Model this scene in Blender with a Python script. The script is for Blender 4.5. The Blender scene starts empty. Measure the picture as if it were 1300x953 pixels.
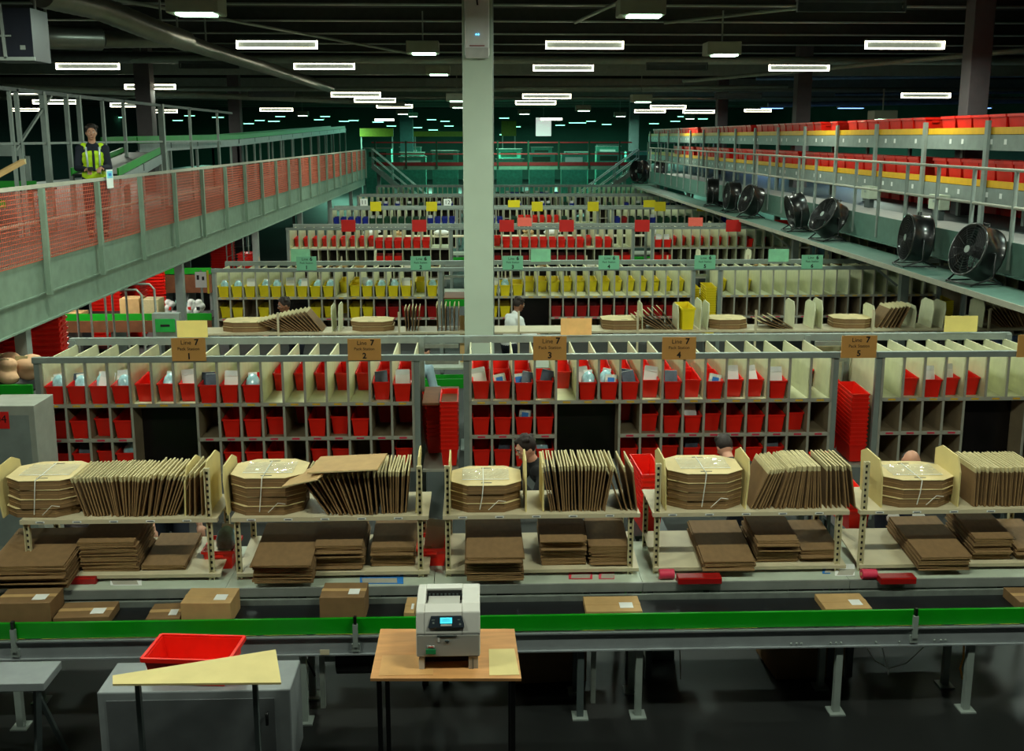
import bpy, bmesh, math, random
from mathutils import Vector, Matrix, Euler
R = math.radians
rnd = random.Random(7)
sc = bpy.context.scene
C = sc.collection

# ------------------------------------------------------------ camera
F, CX, CY, H = 1322.0, 650.0, 431.0, 4.4
PITCH, YAW = R(11.0), R(1.9)
fwd = Vector((math.sin(YAW)*math.cos(PITCH), math.cos(YAW)*math.cos(PITCH), -math.sin(PITCH)))
rgt = Vector((math.cos(YAW), -math.sin(YAW), 0))
upv = rgt.cross(fwd)
EYE = Vector((0, 0, H))
cd = bpy.data.cameras.new('camera'); cam = bpy.data.objects.new('camera', cd); C.objects.link(cam)
cam.location = EYE
cam.matrix_world = Matrix.Translation(EYE) @ Matrix((rgt, upv, -fwd)).transposed().to_4x4()
cd.sensor_width = 36; cd.lens = F/1300*36; cd.shift_y = -(476.5-CY)/1300
cd.clip_end = 400; cd.clip_start = .05
sc.camera = cam
def ray(px, py): return fwd + rgt*((px-CX)/F) + upv*((CY-py)/F)
def onY(px, py, Y): r = ray(px, py); return EYE + r*(Y/r.y)
def onZ(px, py, Z): r = ray(px, py); return EYE + r*((Z-H)/r.z)
def onX(px, py, X): r = ray(px, py); return EYE + r*(X/r.x)
def atz(px, py, d): return EYE + ray(px, py)*d          # d = distance along the view axis

# ------------------------------------------------------------ materials
def lin(c):
    return tuple(((v/255)/12.92 if v/255 <= .04045 else ((v/255+.055)/1.055)**2.4) for v in c) + (1,)
MATS = {}
def mat(name, rgb, rough=.6, metal=0, var=.12, scale=6, emis=None, es=0, alpha=1, coat=0, bump=0, stretch=None, trans=0):
    if name in MATS: return MATS[name]
    m = bpy.data.materials.new(name); m.use_nodes = True; nt = m.node_tree; b = nt.nodes['Principled BSDF']
    col = lin(rgb)
    b.inputs['Roughness'].default_value = rough; b.inputs['Metallic'].default_value = metal
    b.inputs['Base Color'].default_value = col
    if coat: b.inputs['Coat Weight'].default_value = coat
    if trans: b.inputs['Transmission Weight'].default_value = trans
    if alpha < 1: b.inputs['Alpha'].default_value = alpha
    if emis: b.inputs['Emission Color'].default_value = lin(emis); b.inputs['Emission Strength'].default_value = es
    elif var:
        tc = nt.nodes.new('ShaderNodeTexCoord'); nz = nt.nodes.new('ShaderNodeTexNoise'); rp = nt.nodes.new('ShaderNodeValToRGB')
        nz.inputs['Scale'].default_value = scale; nz.inputs['Detail'].default_value = 5
        src = tc.outputs['Object']
        if stretch:
            mp = nt.nodes.new('ShaderNodeMapping'); mp.inputs['Scale'].default_value = stretch
            nt.links.new(src, mp.inputs['Vector']); src = mp.outputs['Vector']
        nt.links.new(src, nz.inputs['Vector']); nt.links.new(nz.outputs['Fac'], rp.inputs['Fac'])
        rp.color_ramp.elements[0].position = .3; rp.color_ramp.elements[1].position = .7
        rp.color_ramp.elements[0].color = tuple(v*(1-var) for v in col[:3])+(1,)
        rp.color_ramp.elements[1].color = tuple(min(1, v*(1+var)) for v in col[:3])+(1,)
        nt.links.new(rp.outputs['Color'], b.inputs['Base Color'])
        if bump:
            bp = nt.nodes.new('ShaderNodeBump'); bp.inputs['Strength'].default_value = bump; bp.inputs['Distance'].default_value = .01
            nt.links.new(nz.outputs['Fac'], bp.inputs['Height']); nt.links.new(bp.outputs['Normal'], b.inputs['Normal'])
    MATS[name] = m; return m
CREAM = mat('cream board', (208, 208, 172), .55, var=.08)
STEEL = mat('grey painted steel', (140, 150, 144), .45, .15, var=.1)
DSTEEL = mat('dark grey steel', (82, 92, 92), .5, .3, var=.12)
GALV = mat('galvanised steel', (150, 158, 150), .38, .55, var=.15, scale=10)
SHELFM = mat('shelf edge grey', (168, 165, 150), .5, var=.08)
RED = mat('red tote plastic', (236, 30, 14), .38, var=.07, coat=.1)
DRED = mat('dark red plastic', (150, 12, 12), .4, var=.1)
YEL = mat('yellow tote plastic', (226, 202, 26), .4, var=.07)
BLU = mat('blue tote plastic', (22, 40, 140), .4, var=.07)
DGR = mat('dark green tote plastic', (16, 62, 40), .4, var=.07)
GREEN = mat('green conveyor guard', (0, 140, 8), .42, var=.08)
LGREEN = mat('bright green conveyor guard', (18, 160, 30), .45, var=.08)
BELT = mat('black belt', (14, 18, 22), .5, var=.2)
FRAME = mat('conveyor side frame', (142, 148, 150), .45, .25, var=.1)
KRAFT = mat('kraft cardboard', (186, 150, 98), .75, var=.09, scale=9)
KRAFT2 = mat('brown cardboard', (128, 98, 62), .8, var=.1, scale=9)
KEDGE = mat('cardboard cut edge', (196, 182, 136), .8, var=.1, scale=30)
PALE = mat('pale fibreboard', (214, 196, 132), .65, var=.06, scale=5)
WOOD = mat('plywood sheet', (196, 140, 84), .6, var=.16, scale=3, stretch=(1, 6, 6))
WHITE = mat('white paper', (232, 234, 230), .6, var=.04)
FILM = mat('clear shrink wrap', (225, 232, 225), .12, alpha=.28, var=0, coat=1)
STRAP = mat('white strapping', (226, 226, 215), .5, var=0)
BLACK = mat('black plastic', (10, 11, 12), .35, var=.2)
DARK = mat('dark rubber', (22, 24, 25), .6, var=.2)
PRN = mat('printer grey plastic', (205, 202, 194), .42, var=.03)
ORNET = mat('orange safety net', (190, 84, 56), .6, var=.1)
YELP = mat('yellow painted steel', (232, 176, 16), .45, var=.08)
BROWNW = mat('brown board', (120, 74, 44), .6, var=.2)
SKIN = mat('skin', (206, 150, 122), .55, var=.05)
HAIR = mat('dark brown hair', (36, 24, 18), .65, var=.3, scale=40)
HIVIS = mat('hi vis yellow fabric', (200, 240, 20), .6, var=.06)
NAVY = mat('navy fabric', (22, 28, 44), .8, var=.15)
BLACKF = mat('black fabric', (20, 20, 22), .85, var=.15)
LBLUE = mat('pale blue fabric', (150, 180, 190), .8, var=.1)
GLOVE = mat('white work glove', (215, 215, 208), .8, var=.08)
REFL = mat('silver reflective tape', (190, 200, 200), .3, .5, var=.05)
TAGY = mat('yellow location label', (222, 176, 40), .6, var=.1, scale=60)
TAGR = mat('pink location label', (206, 40, 70), .6, var=.1, scale=60)
TAGG = mat('green location label', (40, 160, 60), .6, var=.1, scale=60)
TAN = mat('tan sign card', (206, 150, 78), .6, var=.05)
MINT = mat('mint sign card', (130, 200, 160), .6, var=.05)
SRED = mat('red sign card', (222, 30, 24), .6, var=.05)
PINK = mat('coral sign card', (248, 110, 96), .6, var=.05)
SYEL = mat('yellow sign card', (226, 206, 20), .6, var=.05)
LYEL = mat('pale yellow card', (238, 220, 130), .6, var=.05)
INK = mat('black print', (14, 12, 12), .6, var=0)
TUBE = mat('lit fluorescent tube', (255, 250, 225), emis=(255, 246, 214), es=12)
TUBEG = mat('lit greenish lamp lens', (220, 255, 225), emis=(205, 255, 222), es=11)
TUBEF = mat('lit far lamp', (200, 255, 225), emis=(130, 255, 190), es=6)
SCREEN = mat('lit cyan screen', (80, 220, 240), emis=(70, 215, 240), es=1.2)
LEDB = mat('lit blue led', (90, 200, 255), emis=(90, 200, 255), es=5)
LAMPBOX = mat('lamp housing', (152, 160, 138), .5, var=.06)
BLUEP = mat('blue print', (40, 120, 200), .6, var=.1)
TEALM = mat('teal far panel', (70, 150, 130), .6, var=.2)

# ------------------------------------------------------------ mesh builder
class MB:
    def __init__(s): s.v, s.f, s.m, s.mats, s.sm = [], [], [], [], []
    def mi(s, m):
        if m not in s.mats: s.mats.append(m)
        return s.mats.index(m)
    def add(s, vs, fs, m, M=None, smooth=False):
        b = len(s.v); i = s.mi(m)
        s.v += [tuple(M @ Vector(v)) if M else tuple(v) for v in vs]
        for f in fs: s.f.append(tuple(b+k for k in f)); s.m.append(i); s.sm.append(smooth)
        return s
    def box(s, c, d, m, rot=None, top=None):          # centre, size; top = scale of the upper face
        x, y, z = d[0]/2, d[1]/2, d[2]/2; t = top or (1, 1)
        vs = [(-x, -y, -z), (x, -y, -z), (x, y, -z), (-x, y, -z), (-x*t[0], -y*t[1], z), (x*t[0], -y*t[1], z), (x*t[0], y*t[1], z), (-x*t[0], y*t[1], z)]
        M = Matrix.Translation(c)
        if rot: M = M @ Euler(rot).to_matrix().to_4x4()
        return s.add(vs, [(0, 3, 2, 1), (4, 5, 6, 7), (0, 1, 5, 4), (1, 2, 6, 5), (2, 3, 7, 6), (3, 0, 4, 7)], m, M)
    def bb(s, a, b, m):                                # box from corner a to corner b
        return s.box([(a[i]+b[i])/2 for i in range(3)], [abs(b[i]-a[i]) for i in range(3)], m)
    def bar(s, a, b, w, h, m):                         # square bar between two points
        a, b = Vector(a), Vector(b); d = b-a; L = d.length
        q = d.to_track_quat('Y', 'Z'); M = Matrix.Translation((a+b)/2) @ q.to_matrix().to_4x4()
        x, y, z = w/2, L/2, h/2
        vs = [(-x, -y, -z), (x, -y, -z), (x, y, -z), (-x, y, -z), (-x, -y, z), (x, -y, z), (x, y, z), (-x, y, z)]
        return s.add(vs, [(0, 3, 2, 1), (4, 5, 6, 7), (0, 1, 5, 4), (1, 2, 6, 5), (2, 3, 7, 6), (3, 0, 4, 7)], m, M)
    def tube(s, pts, r, m, n=8, cap=True):             # swept round tube; r number or list
        pts = [Vector(p) for p in pts]; rs = r if isinstance(r, (list, tuple)) else [r]*len(pts)
        vs, fs = [], []; prev = None
        for i, p in enumerate(pts):
            d = (pts[min(i+1, len(pts)-1)]-pts[max(i-1, 0)]).normalized()
            if prev is None: prev = d.orthogonal().normalized()
            a = (prev - d*prev.dot(d)).normalized(); prev = a; b = d.cross(a)
            for k in range(n):
                t = 2*math.pi*k/n; vs.append(p+(a*math.cos(t)+b*math.sin(t))*rs[i])
        for i in range(len(pts)-1):
            for k in range(n):
                k2 = (k+1) % n; fs.append((i*n+k, i*n+k2, (i+1)*n+k2, (i+1)*n+k))
        s.add(vs, fs, m, smooth=True)
        if cap:
            e = len(pts)-1
            s.add([vs[k] for k in range(n)], [tuple(range(n))[::-1]], m); s.add([vs[e*n+k] for k in range(n)], [tuple(range(n))], m)
        return s
    def prism(s, poly, z0, z1, m, M=None):             # outline in xy between z0 and z1
        n = len(poly); vs = [(x, y, z0) for x, y in poly]+[(x, y, z1) for x, y in poly]
        fs = [tuple(range(n))[::-1], tuple(range(n, 2*n))]+[(i, (i+1) % n, n+(i+1) % n, n+i) for i in range(n)]
        return s.add(vs, fs, m, M)
    def lathe(s, prof, m, n=24, M=None):               # profile (r, z)
        vs = [(r*math.cos(2*math.pi*k/n), r*math.sin(2*math.pi*k/n), z) for r, z in prof for k in range(n)]
        fs = [(i*n+k, i*n+(k+1) % n, (i+1)*n+(k+1) % n, (i+1)*n+k) for i in range(len(prof)-1) for k in range(n)]
        return s.add(vs, fs, m, M, True)
    def ball(s, c, r, m, n=14, M0=None):
        r = r if isinstance(r, (list, tuple)) else (r, r, r)
        prof = [(math.sin(math.pi*i/n) or 1e-4, -math.cos(math.pi*i/n)) for i in range(n+1)]
        M = Matrix.Translation(c) @ (M0 or Matrix()) @ Matrix.Diagonal((r[0], r[1], r[2], 1))
        return s.lathe([(max(a, 1e-4), b) for a, b in prof], m, 2*n, M)
    def mesh(s, name='mesh'):
        me = bpy.data.meshes.new(name); me.from_pydata(s.v, [], s.f)
        for m in s.mats: me.materials.append(m)
        me.polygons.foreach_set('material_index', s.m); me.polygons.foreach_set('use_smooth', s.sm); me.update()
        return me
    def obj(s, name, parent=None, loc=None, bevel=0):
        return put(name, s.mesh(name), parent, loc, bevel=bevel)
def put(name, me, parent=None, loc=None, rot=None, bevel=0):
    o = bpy.data.objects.new(name, me); C.objects.link(o); o.parent = parent
    if loc: o.location = loc
    if rot: o.rotation_euler = rot
    if bevel:
        b = o.modifiers.new('b', 'BEVEL'); b.width = bevel; b.segments = 2; b.limit_method = 'ANGLE'
    return o
def tag(o, label, cat, group=None, kind=None):
    if len(label.split()) > 16: print('LONG', len(label.split()), label)
    o['label'] = label; o['category'] = cat
    if group: o['group'] = group
    if kind: o['kind'] = kind
    return o
def thing(name, label, cat, loc=(0, 0, 0), rot=(0, 0, 0), group=None):
    o = bpy.data.objects.new(name, None); C.objects.link(o); o.location = loc; o.rotation_euler = rot; o.empty_display_size = .1
    return tag(o, label, cat, group)
def struct(mb, name): o = mb.obj(name); o['kind'] = 'structure'; return o
def copytree(o, parent=None):
    c = o.copy(); C.objects.link(c); c.parent = parent
    for ch in KIDS.get(o.name, []): copytree(ch, c)
    return c
KIDS = {}
def proto(o):                                          # remember the children of a first-built thing so it can be copied
    for x in C.objects:
        if x.parent and x.name not in SEEN: KIDS.setdefault(x.parent.name, []).append(x); SEEN.add(x.name)
    return o
SEEN = set()
class Pool:                                            # first use places the thing itself, later uses place copies
    def __init__(s, make): s.make, s.first = make, None
    def __call__(s, loc, rot, label, cat, group=None, scale=None):
        if s.first is None: s.first = o = proto(s.make())
        else: o = copytree(s.first)
        o.location = loc; o.rotation_euler = rot
        if scale: o.scale = scale
        return tag(o, label, cat, group)
ONES = 'first second third fourth fifth sixth seventh eighth ninth tenth eleventh twelfth thirteenth fourteenth fifteenth sixteenth seventeenth eighteenth nineteenth'.split()
TENS = {20: 'twent', 30: 'thirt', 40: 'fort', 50: 'fift', 60: 'sixt', 70: 'sevent', 80: 'eight', 90: 'ninet'}
def nth(n):
    if n < 20: return ONES[n-1]
    t = n//10*10
    return TENS[t]+'ieth' if n % 10 == 0 else TENS[t]+'y-'+ONES[n % 10-1]
def text(s, size, m, parent, loc, rot=(R(90), 0, 0), name='lettering', bold=0):
    cu = bpy.data.curves.new(name, 'FONT'); cu.body = s; cu.size = size; cu.align_x = 'CENTER'; cu.align_y = 'CENTER'; cu.extrude = .0008; cu.offset = bold
    cu.resolution_u = 3
    t = bpy.data.objects.new('t', cu); C.objects.link(t)
    dg = bpy.context.evaluated_depsgraph_get(); me = bpy.data.meshes.new_from_object(t.evaluated_get(dg))
    bpy.data.objects.remove(t); me.materials.clear(); me.materials.append(m)
    return put(name, me, parent, loc, rot)

# ------------------------------------------------------------ the hall
fl = mat('dark concrete floor', (20, 22, 22), .5, var=.3, scale=1.5, bump=.1)
struct(MB().bb((-34, -6, -.2), (30, 112, 0), fl), 'floor')
roofm = mat('dark roof deck', (60, 64, 60), .8, var=.15)
rb = MB().bb((-34, -6, 7.32), (30, 112, 7.4), roofm)
struct(rb, 'ceiling')
wb = mat('teal-lit far wall tone', (48, 84, 74), .8, var=.15, scale=.3)  # greenish light on the far walls is put into this colour
wl = mat('dark cladding wall', (52, 58, 60), .8, var=.15)
struct(MB().bb((-34, 112, 0), (30, 112.3, 7.4), wb), 'wall_back')
struct(MB().bb((30, -6, 0), (30.3, 112, 7.4), wb), 'wall_right')
struct(MB().bb((-34.3, -6, 0), (-34, 112, 7.4), wl), 'wall_left')
struct(MB().bb((-34, -6.3, 0), (30, -6, 7.4), wl), 'wall_front')
# roof purlins, beams
pm = mat('grey roof purlin', (150, 164, 152), .5, .2, var=.1)
pme = None
for i in range(26):
    Y = 18.9+3.0*i
    m = MB().bb((-33.9, Y-.05, 7.02), (29.9, Y+.05, 7.3), roofm).bb((-33.9, Y-.09, 7.0), (29.9, Y+.09, 7.03), pm)
    if pme is None: pme = m.mesh('purlin'); base = Y
    put('roof_purlin', pme, None, (0, Y-base, 0))['kind'] = 'structure'
gbm = None
for i, Y in enumerate((36.2, 48.5, 61)):
    m = MB().bb((-33.8, Y-.12, 6.45), (29.8, Y+.12, 7.0), pm)
    m.obj('roof_beam')['kind'] = 'structure'
# service pipes crossing and running
for i, (a, b, r, lab) in enumerate([((-20, 30.5, 6.55), (24, 30.5, 6.55), .11, 'fat grey service pipe crossing the hall in front of the first girder'),
        ((-20, 41, 6.2), (24, 41, 6.2), .09, 'grey service pipe crossing the hall behind the first girder'),
        ((-20, 44, 6.0), (24, 44, 6.0), .06, 'thin pale pipe crossing the hall behind the first girder'),
        ((-9, 14, 6.9), (-1.6, 34, 6.9), .035, 'thin diagonal cable conduit running off the silver duct under the roof'),
        ((-.6, 14, 6.9), (.2, 24, 6.9), .035, 'short diagonal conduit leading to the high bay lamp beside the column'),
        ((3.6, 14, 6.9), (2.2, 24, 6.9), .035, 'diagonal conduit above the long lamp beyond the column'),
        ((10.5, 16, 6.9), (4.2, 24, 6.9), .035, 'diagonal conduit descending behind the far high bay lamp'),
        ((14.5, 16, 6.25), (7, 36, 6.25), .06, 'brownish sprinkler pipe running back along the fan side of the roof'),
        ((-14, 32, 5.85), (-3, 44, 5.75), .10, 'dull green duct pipe slanting back from the silver ducts')]):
    tag(MB().tube([a, b], r, pm, 10).obj('ceiling_pipe'), lab, 'pipe')

for i, (q0, q1, r, lab) in enumerate([((975, 133, 44), (1310, 128, 44), .1, 'pale blue-lit level pipe low over the crate conveyors'), ((1060, 120, 40), (1310, 117, 40), .05, 'thin level pipe in front of the brownish column top'),
        ((960, 100, 36), (1310, 96, 36), .06, 'level pipe crossing between the second row lamps over the crates'), ((640, 112, 38), (1000, 110, 38), .07, 'level pipe past the pale column at third lamp row height')]):
    tag(MB().tube([atz(*q0), atz(*q1)], r, mat('blue-lit pipe tint', (120, 150, 190), .4, .3) if i < 3 else pm, 10).obj('ceiling_pipe'), lab, 'pipe')  # first pipes carry the far blue light in their base colour
for x, d in ((1080, 48), (1240, 44), (980, 55)):
    p = atz(x, 138, d); FARB = thing('ceiling_cold_lamp', 'cold blue lamp %s over the far crate side' % {1080: 'between the two columns', 1240: 'beyond the brownish column', 980: 'beside the purple grey column'}[x], 'lamp', p)
    MB().box((0, 0, .08), (1.2, .4, .1), LAMPBOX).obj('housing', FARB); MB().box((0, 0, .02), (1.1, .3, .02), mat('lit cold lamp', (170, 205, 255), emis=(120, 170, 255), es=5)).obj('lens', FARB)
LATE = [(x, d) for x, d in ((1080, 48), (1240, 44), (980, 55))]
# silver ducts over the fenced walkway
DUCT = mat('silver duct', (120, 124, 118), .35, .7, var=.1)
def duct(p, r, lab, ribs=True):
    p = [Vector(q) for q in p]; pts, rs = [], []
    for a, b in zip(p, p[1:]):
        n = max(2, int((b-a).length/.12))
        for k in range(n): pts.append(a.lerp(b, k/n)); rs.append(r*(1.035 if ribs and k % 2 else 1))
    pts.append(p[-1]); rs.append(r)
    t = thing('air_duct', lab, 'air duct', p[0])
    m = MB().tube([q-p[0] for q in pts], rs, DUCT, 18); m.obj('duct_pipe', t)
    h = MB()
    for q in p[1:-1] or [p[0].lerp(p[-1], .5)]:
        h.bar(q-p[0]+Vector((0, 0, r)), Vector((q.x, q.y, 7.3))-p[0], .03, .03, pm)
    h.obj('hanger', t)
duct([atz(52, -8, 13), atz(120, 8, 14.5), atz(205, 42, 16.5), atz(236, 52, 18)], .17, 'long ribbed silver duct slanting down from the roof over the walkway')
duct([atz(38, 49, 15), atz(60, 47, 15.1), atz(128, 49, 15.6)], [.2, .2, .2] if 0 else .17, 'smooth short silver duct with pointed end beside the dark cabinet', False)
duct([atz(128, 50, 17.2), atz(226, 50, 18.6), atz(262, 62, 21), atz(420, 112, 34)], .14, 'ribbed silver duct carrying on back from the walkway towards the girder')
duct([atz(55, 72, 29), atz(300, 74, 29.5)], .16, 'level dull duct crossing under the silver ones')

# columns
def column(px, Y, w, lab, box=False, m=None):
    x = onY(px, 150, Y).x; t = thing('column', lab, 'column', (x, Y, 0)); t['kind'] = 'structure'
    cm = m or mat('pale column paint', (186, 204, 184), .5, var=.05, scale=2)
    MB().bb((-w/2, -w/2, .02), (w/2, w/2, 7.3), cm).obj('shaft', t, bevel=.01)
    MB().bb((-w/2-.07, -w/2-.07, 0), (w/2+.07, w/2+.07, .02), STEEL).obj('base_plate', t)
    return t
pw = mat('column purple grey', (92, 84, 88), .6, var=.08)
ct = column(606.5, 14.6, .405, 'broad pale grey column standing behind the front rack, white unit at its top')
t = thing('access_point', 'white rounded wall unit with blue lights mounted high on the pale column', 'wireless unit', tuple(onY(605.5, 40, 14.35)))
MB().box((0, 0, .1), (.33, .07, .86), WHITE).obj('casing', t, bevel=.06)
MB().box((0, -.045, -.28), (.31, .03, .14), mat('lower cap grey', (190, 192, 185), .5)).obj('lower_cap', t, bevel=.01)
MB().box((0, -.045, -.185), (.2, .012, .012), DRED).obj('red_stripe', t)
MB().ball((-.01, -.04, -.04), .008, LEDB, 5).ball((.02, -.04, -.04), .008, LEDB, 5).obj('status_light', t)
MB().tube([(0, -.045, .55), (0, -.05, .4), (.01, -.045, .33)], .012, BLACK).obj('cable', t)
tag(MB().tube([onY(625.5, 250, 14.7)+Vector((0, 0, -2.4)), Vector((onY(625.5, 250, 14.7).x, 14.7, 7.3))], .018, STEEL).obj('conduit'), 'slim vertical conduit running up beside the pale column', 'conduit')
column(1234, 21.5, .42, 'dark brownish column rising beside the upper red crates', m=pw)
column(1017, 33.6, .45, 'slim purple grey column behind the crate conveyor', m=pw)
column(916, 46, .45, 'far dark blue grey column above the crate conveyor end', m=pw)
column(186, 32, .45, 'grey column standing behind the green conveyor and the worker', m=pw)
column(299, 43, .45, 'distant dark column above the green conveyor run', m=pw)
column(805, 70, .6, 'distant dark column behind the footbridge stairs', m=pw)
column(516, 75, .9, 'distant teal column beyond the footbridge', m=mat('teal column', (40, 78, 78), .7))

# ------------------------------------------------------------ lamps
def mk_lum(lit=True):
    t = thing('ceiling_batten_lamp', '', '')
    MB().box((0, 0, .085), (1.5, .16, .04), DSTEEL).box((0, .03, 0), (1.44, .05, .14), DSTEEL).obj('housing', t)
    tm = TUBE if lit else DSTEEL
    for z in (.06, -.07): MB().tube([(-.73, -.05, z), (.73, -.05, z)], .015, tm, 8).obj('tube', t)
    MB().box((-.745, -.03, -.005), (.022, .08, .15), tm).obj('end_cap', t); MB().box((.745, -.03, -.005), (.022, .08, .15), tm).obj('end_cap', t)
    return t
LUM = Pool(mk_lum); LUMOFF = Pool(lambda: mk_lum(False))
def rod(p, lab='thin drop rod holding a lamp below the roof'):
    pass
def area(loc, sx, sy, power, col=(1, .96, .84), rot=(0, 0, 0)):
    l = bpy.data.lights.new('lamp_light', 'AREA'); l.shape = 'RECTANGLE'; l.size = sx; l.size_y = sy; l.energy = power; l.color = col
    o = bpy.data.objects.new('lamp_light', l); C.objects.link(o); o.location = loc; o.rotation_euler = rot; return o
LP = 1.15
lums = [(352, 56.5, 101), (412, 84, 76), (112, 84, 78), (191, 110, 63), (452, 120, 62), (476, 127, 52), (501, 134.5, 45), (351, 139, 41),
        (742, 57, 98), (715, 86, 76), (694, 122, 61), (680, 130, 51), (1148, 57, 100), (1014, 86, 76), (1175, 121, 62), (825, 141, 39), (848, 135.5, 45),
        (887, 141.5, 40), (962, 140, 34), (34, 121, 46), (70, 129, 54), (32, 139, 35), (166, 133, 50), (205, 141, 40), (700, 151, 27), (488, 152, 24)]
LUMLAB = ['large lit twin-tube lamp on the walkway side of the pale column, first row', 'lit twin-tube lamp on the walkway side of the pale column, second row', 'lit twin-tube lamp above the worker with the yellow vest',
 'lit twin-tube lamp just past the one above the worker, in front of the grey column', 'lit twin-tube lamp on the walkway side of the pale column, third row', 'lit twin-tube lamp on the walkway side of the pale column, fourth row',
 'lit twin-tube lamp on the walkway side of the pale column, fifth row', 'lit twin-tube lamp hanging alone between the ducts and the walkway-side lamp rows', 'large lit twin-tube lamp beyond the pale column, first row',
 'lit twin-tube lamp beyond the pale column, second row', 'lit twin-tube lamp beyond the pale column, third row', 'lit twin-tube lamp beyond the pale column, fourth row', 'large lit twin-tube lamp in front of the brownish column above the crates',
 'lit twin-tube lamp across the purple grey column, second row', 'lit twin-tube lamp low between the two columns above the crates', 'small lit lamp, lower of the pair above the footbridge stairs', 'small lit lamp, upper of the pair above the footbridge stairs',
 'small lit lamp beside the dark blue column above the far crates', 'small lit lamp past the dark blue column over the conveyor end', 'lit twin-tube lamp seen through the tall posts by the frame edge, upper one',
 'lit twin-tube lamp seen through the tall posts behind the worker', 'lit twin-tube lamp seen through the tall posts, lowest one', 'lit twin-tube lamp just over the head of the worker in the vest',
 'lit twin-tube lamp low beside the grey column behind the worker', 'small pale lamp above the bright white square screen', 'small pale lamp above the walkway end of the footbridge']
for k, (x, y, w) in enumerate(lums):
    z = 1322*1.5/w; p = atz(x, y, z)
    LUM(p, (0, 0, R(rnd.uniform(-.6, .6))), LUMLAB[k], 'lamp', 'twin tube lamps')
    if z < 45: area(p-Vector((0, 0, .12)), 1.4, .25, 95*LP, (.88, 1, .8))
for k, (x, y, w, lab) in enumerate([(859, 85, 78, 'unlit brown batten lamp beyond the column, at the second lamp row'), (266, 83, 75, 'unlit batten lamp hanging beyond the silver ducts'),
        (937, 122, 60, 'unlit batten lamp above the far crate conveyor'), (345, 120, 58, 'unlit batten lamp beside the lit third-row lamp'), (1080, 8, 138, 'unlit batten lamp close under the roof above the fans')]):
    LUMOFF(atz(x, y, 1322*1.5/w), (0, 0, 0), lab, 'lamp', None)
def mk_bay():
    t = thing('ceiling_high_bay_lamp', '', '')
    MB().box((0, 0, .14), (.7, .55, .26), LAMPBOX).obj('housing', t, bevel=.02)
    MB().box((.03, -.12, 0), (.5, .3, .03), TUBEG).obj('lens', t)
    MB().bar((0, 0, .27), (0, 0, .9), .03, .03, pm).obj('hanger', t)
    return t
BAY = Pool(mk_bay)
BAYLAB = ['large high bay lamp close to the camera beside the silver duct', 'large high bay lamp close to the camera beyond the pale column', 'high bay lamp on the walkway side of the pale column, upper of two', 'high bay lamp above the path between the column and the crates',
 'high bay lamp on the walkway side of the pale column, lower of two', 'small high bay lamp between two lit lamps above the footbridge stairs', 'high bay lamp half hidden by the pale column, upper one', 'high bay lamp half hidden by the pale column, lower one',
 'small high bay lamp over the walkway end of the footbridge, nearer one', 'small high bay lamp over the walkway end of the footbridge, smaller one', 'small high bay lamp above the green conveyor run', 'small high bay lamp just over the white square screen',
 'small high bay lamp past the white square screen', 'small high bay lamp near the far end of the footbridge', 'bright green high bay lamp over the upper red crates', 'tiny high bay lamp in front of the dark blue column']
for k, (x, y, w) in enumerate([(250, 20, 65), (813, 22, 58), (537, 69, 41), (916, 71, 43), (556, 95.5, 31), (814, 130, 26), (580, 129, 27), (582, 137, 22), (511, 145, 16),
        (524, 148, 13), (384, 147, 15), (665, 145, 16), (740, 141, 19), (787, 148, 15), (1120, 152, 30), (875, 151, 13)]):
    z = 1322*.7/w; p = atz(x, y, z)
    BAY(p, (0, 0, 0), BAYLAB[k], 'lamp', 'boxy high bay lamps')
    if z < 36: area(p-Vector((0, .1, .05)), .5, .3, 80*LP, (.78, 1, .84))
# the same rows carried on over the camera, as the hall has them
for j, Y in enumerate((11.3, 5.2)):
    for i, X in enumerate((-9.8, -3.8, 2.1, 8.0)):
        p = Vector((X, Y, 6.1))
        LUM(p, (0, 0, 0), 'lit twin-tube lamp hanging directly above the packing area', 'lamp', 'twin tube lamps overhead')
        area(p-Vector((0, 0, .12)), 1.4, .25, (165, 170)[j]*LP, (.9, 1, .82))
for i, Y in enumerate((14.6, 19.0, 24.5)):
    p = Vector((-7.2, Y, 2.62)); LUM(p, (0, 0, R(90)), 'unseen lit twin-tube lamp added under the walkway deck', 'lamp', 'added lamps under the walkway deck'); area(p-Vector((0, 0, .12)), .25, 1.4, 75, (1, .97, .86))  # unseen lamps added to brighten the goods below the deck
for i, X in enumerate((-9.8, -3.9, 2.2, 8.1)):
    if i in (0, 3):
        p = Vector((X+(.0 if i else -2), 14, 6.1)); BAY(p, (0, 0, 0), 'greenish high bay lamp above the packing lines beyond the picture edge', 'lamp', 'high bay lamps overhead')
        area(p-Vector((0, .1, .05)), .5, .3, 110*LP, (.78, 1, .84))
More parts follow.
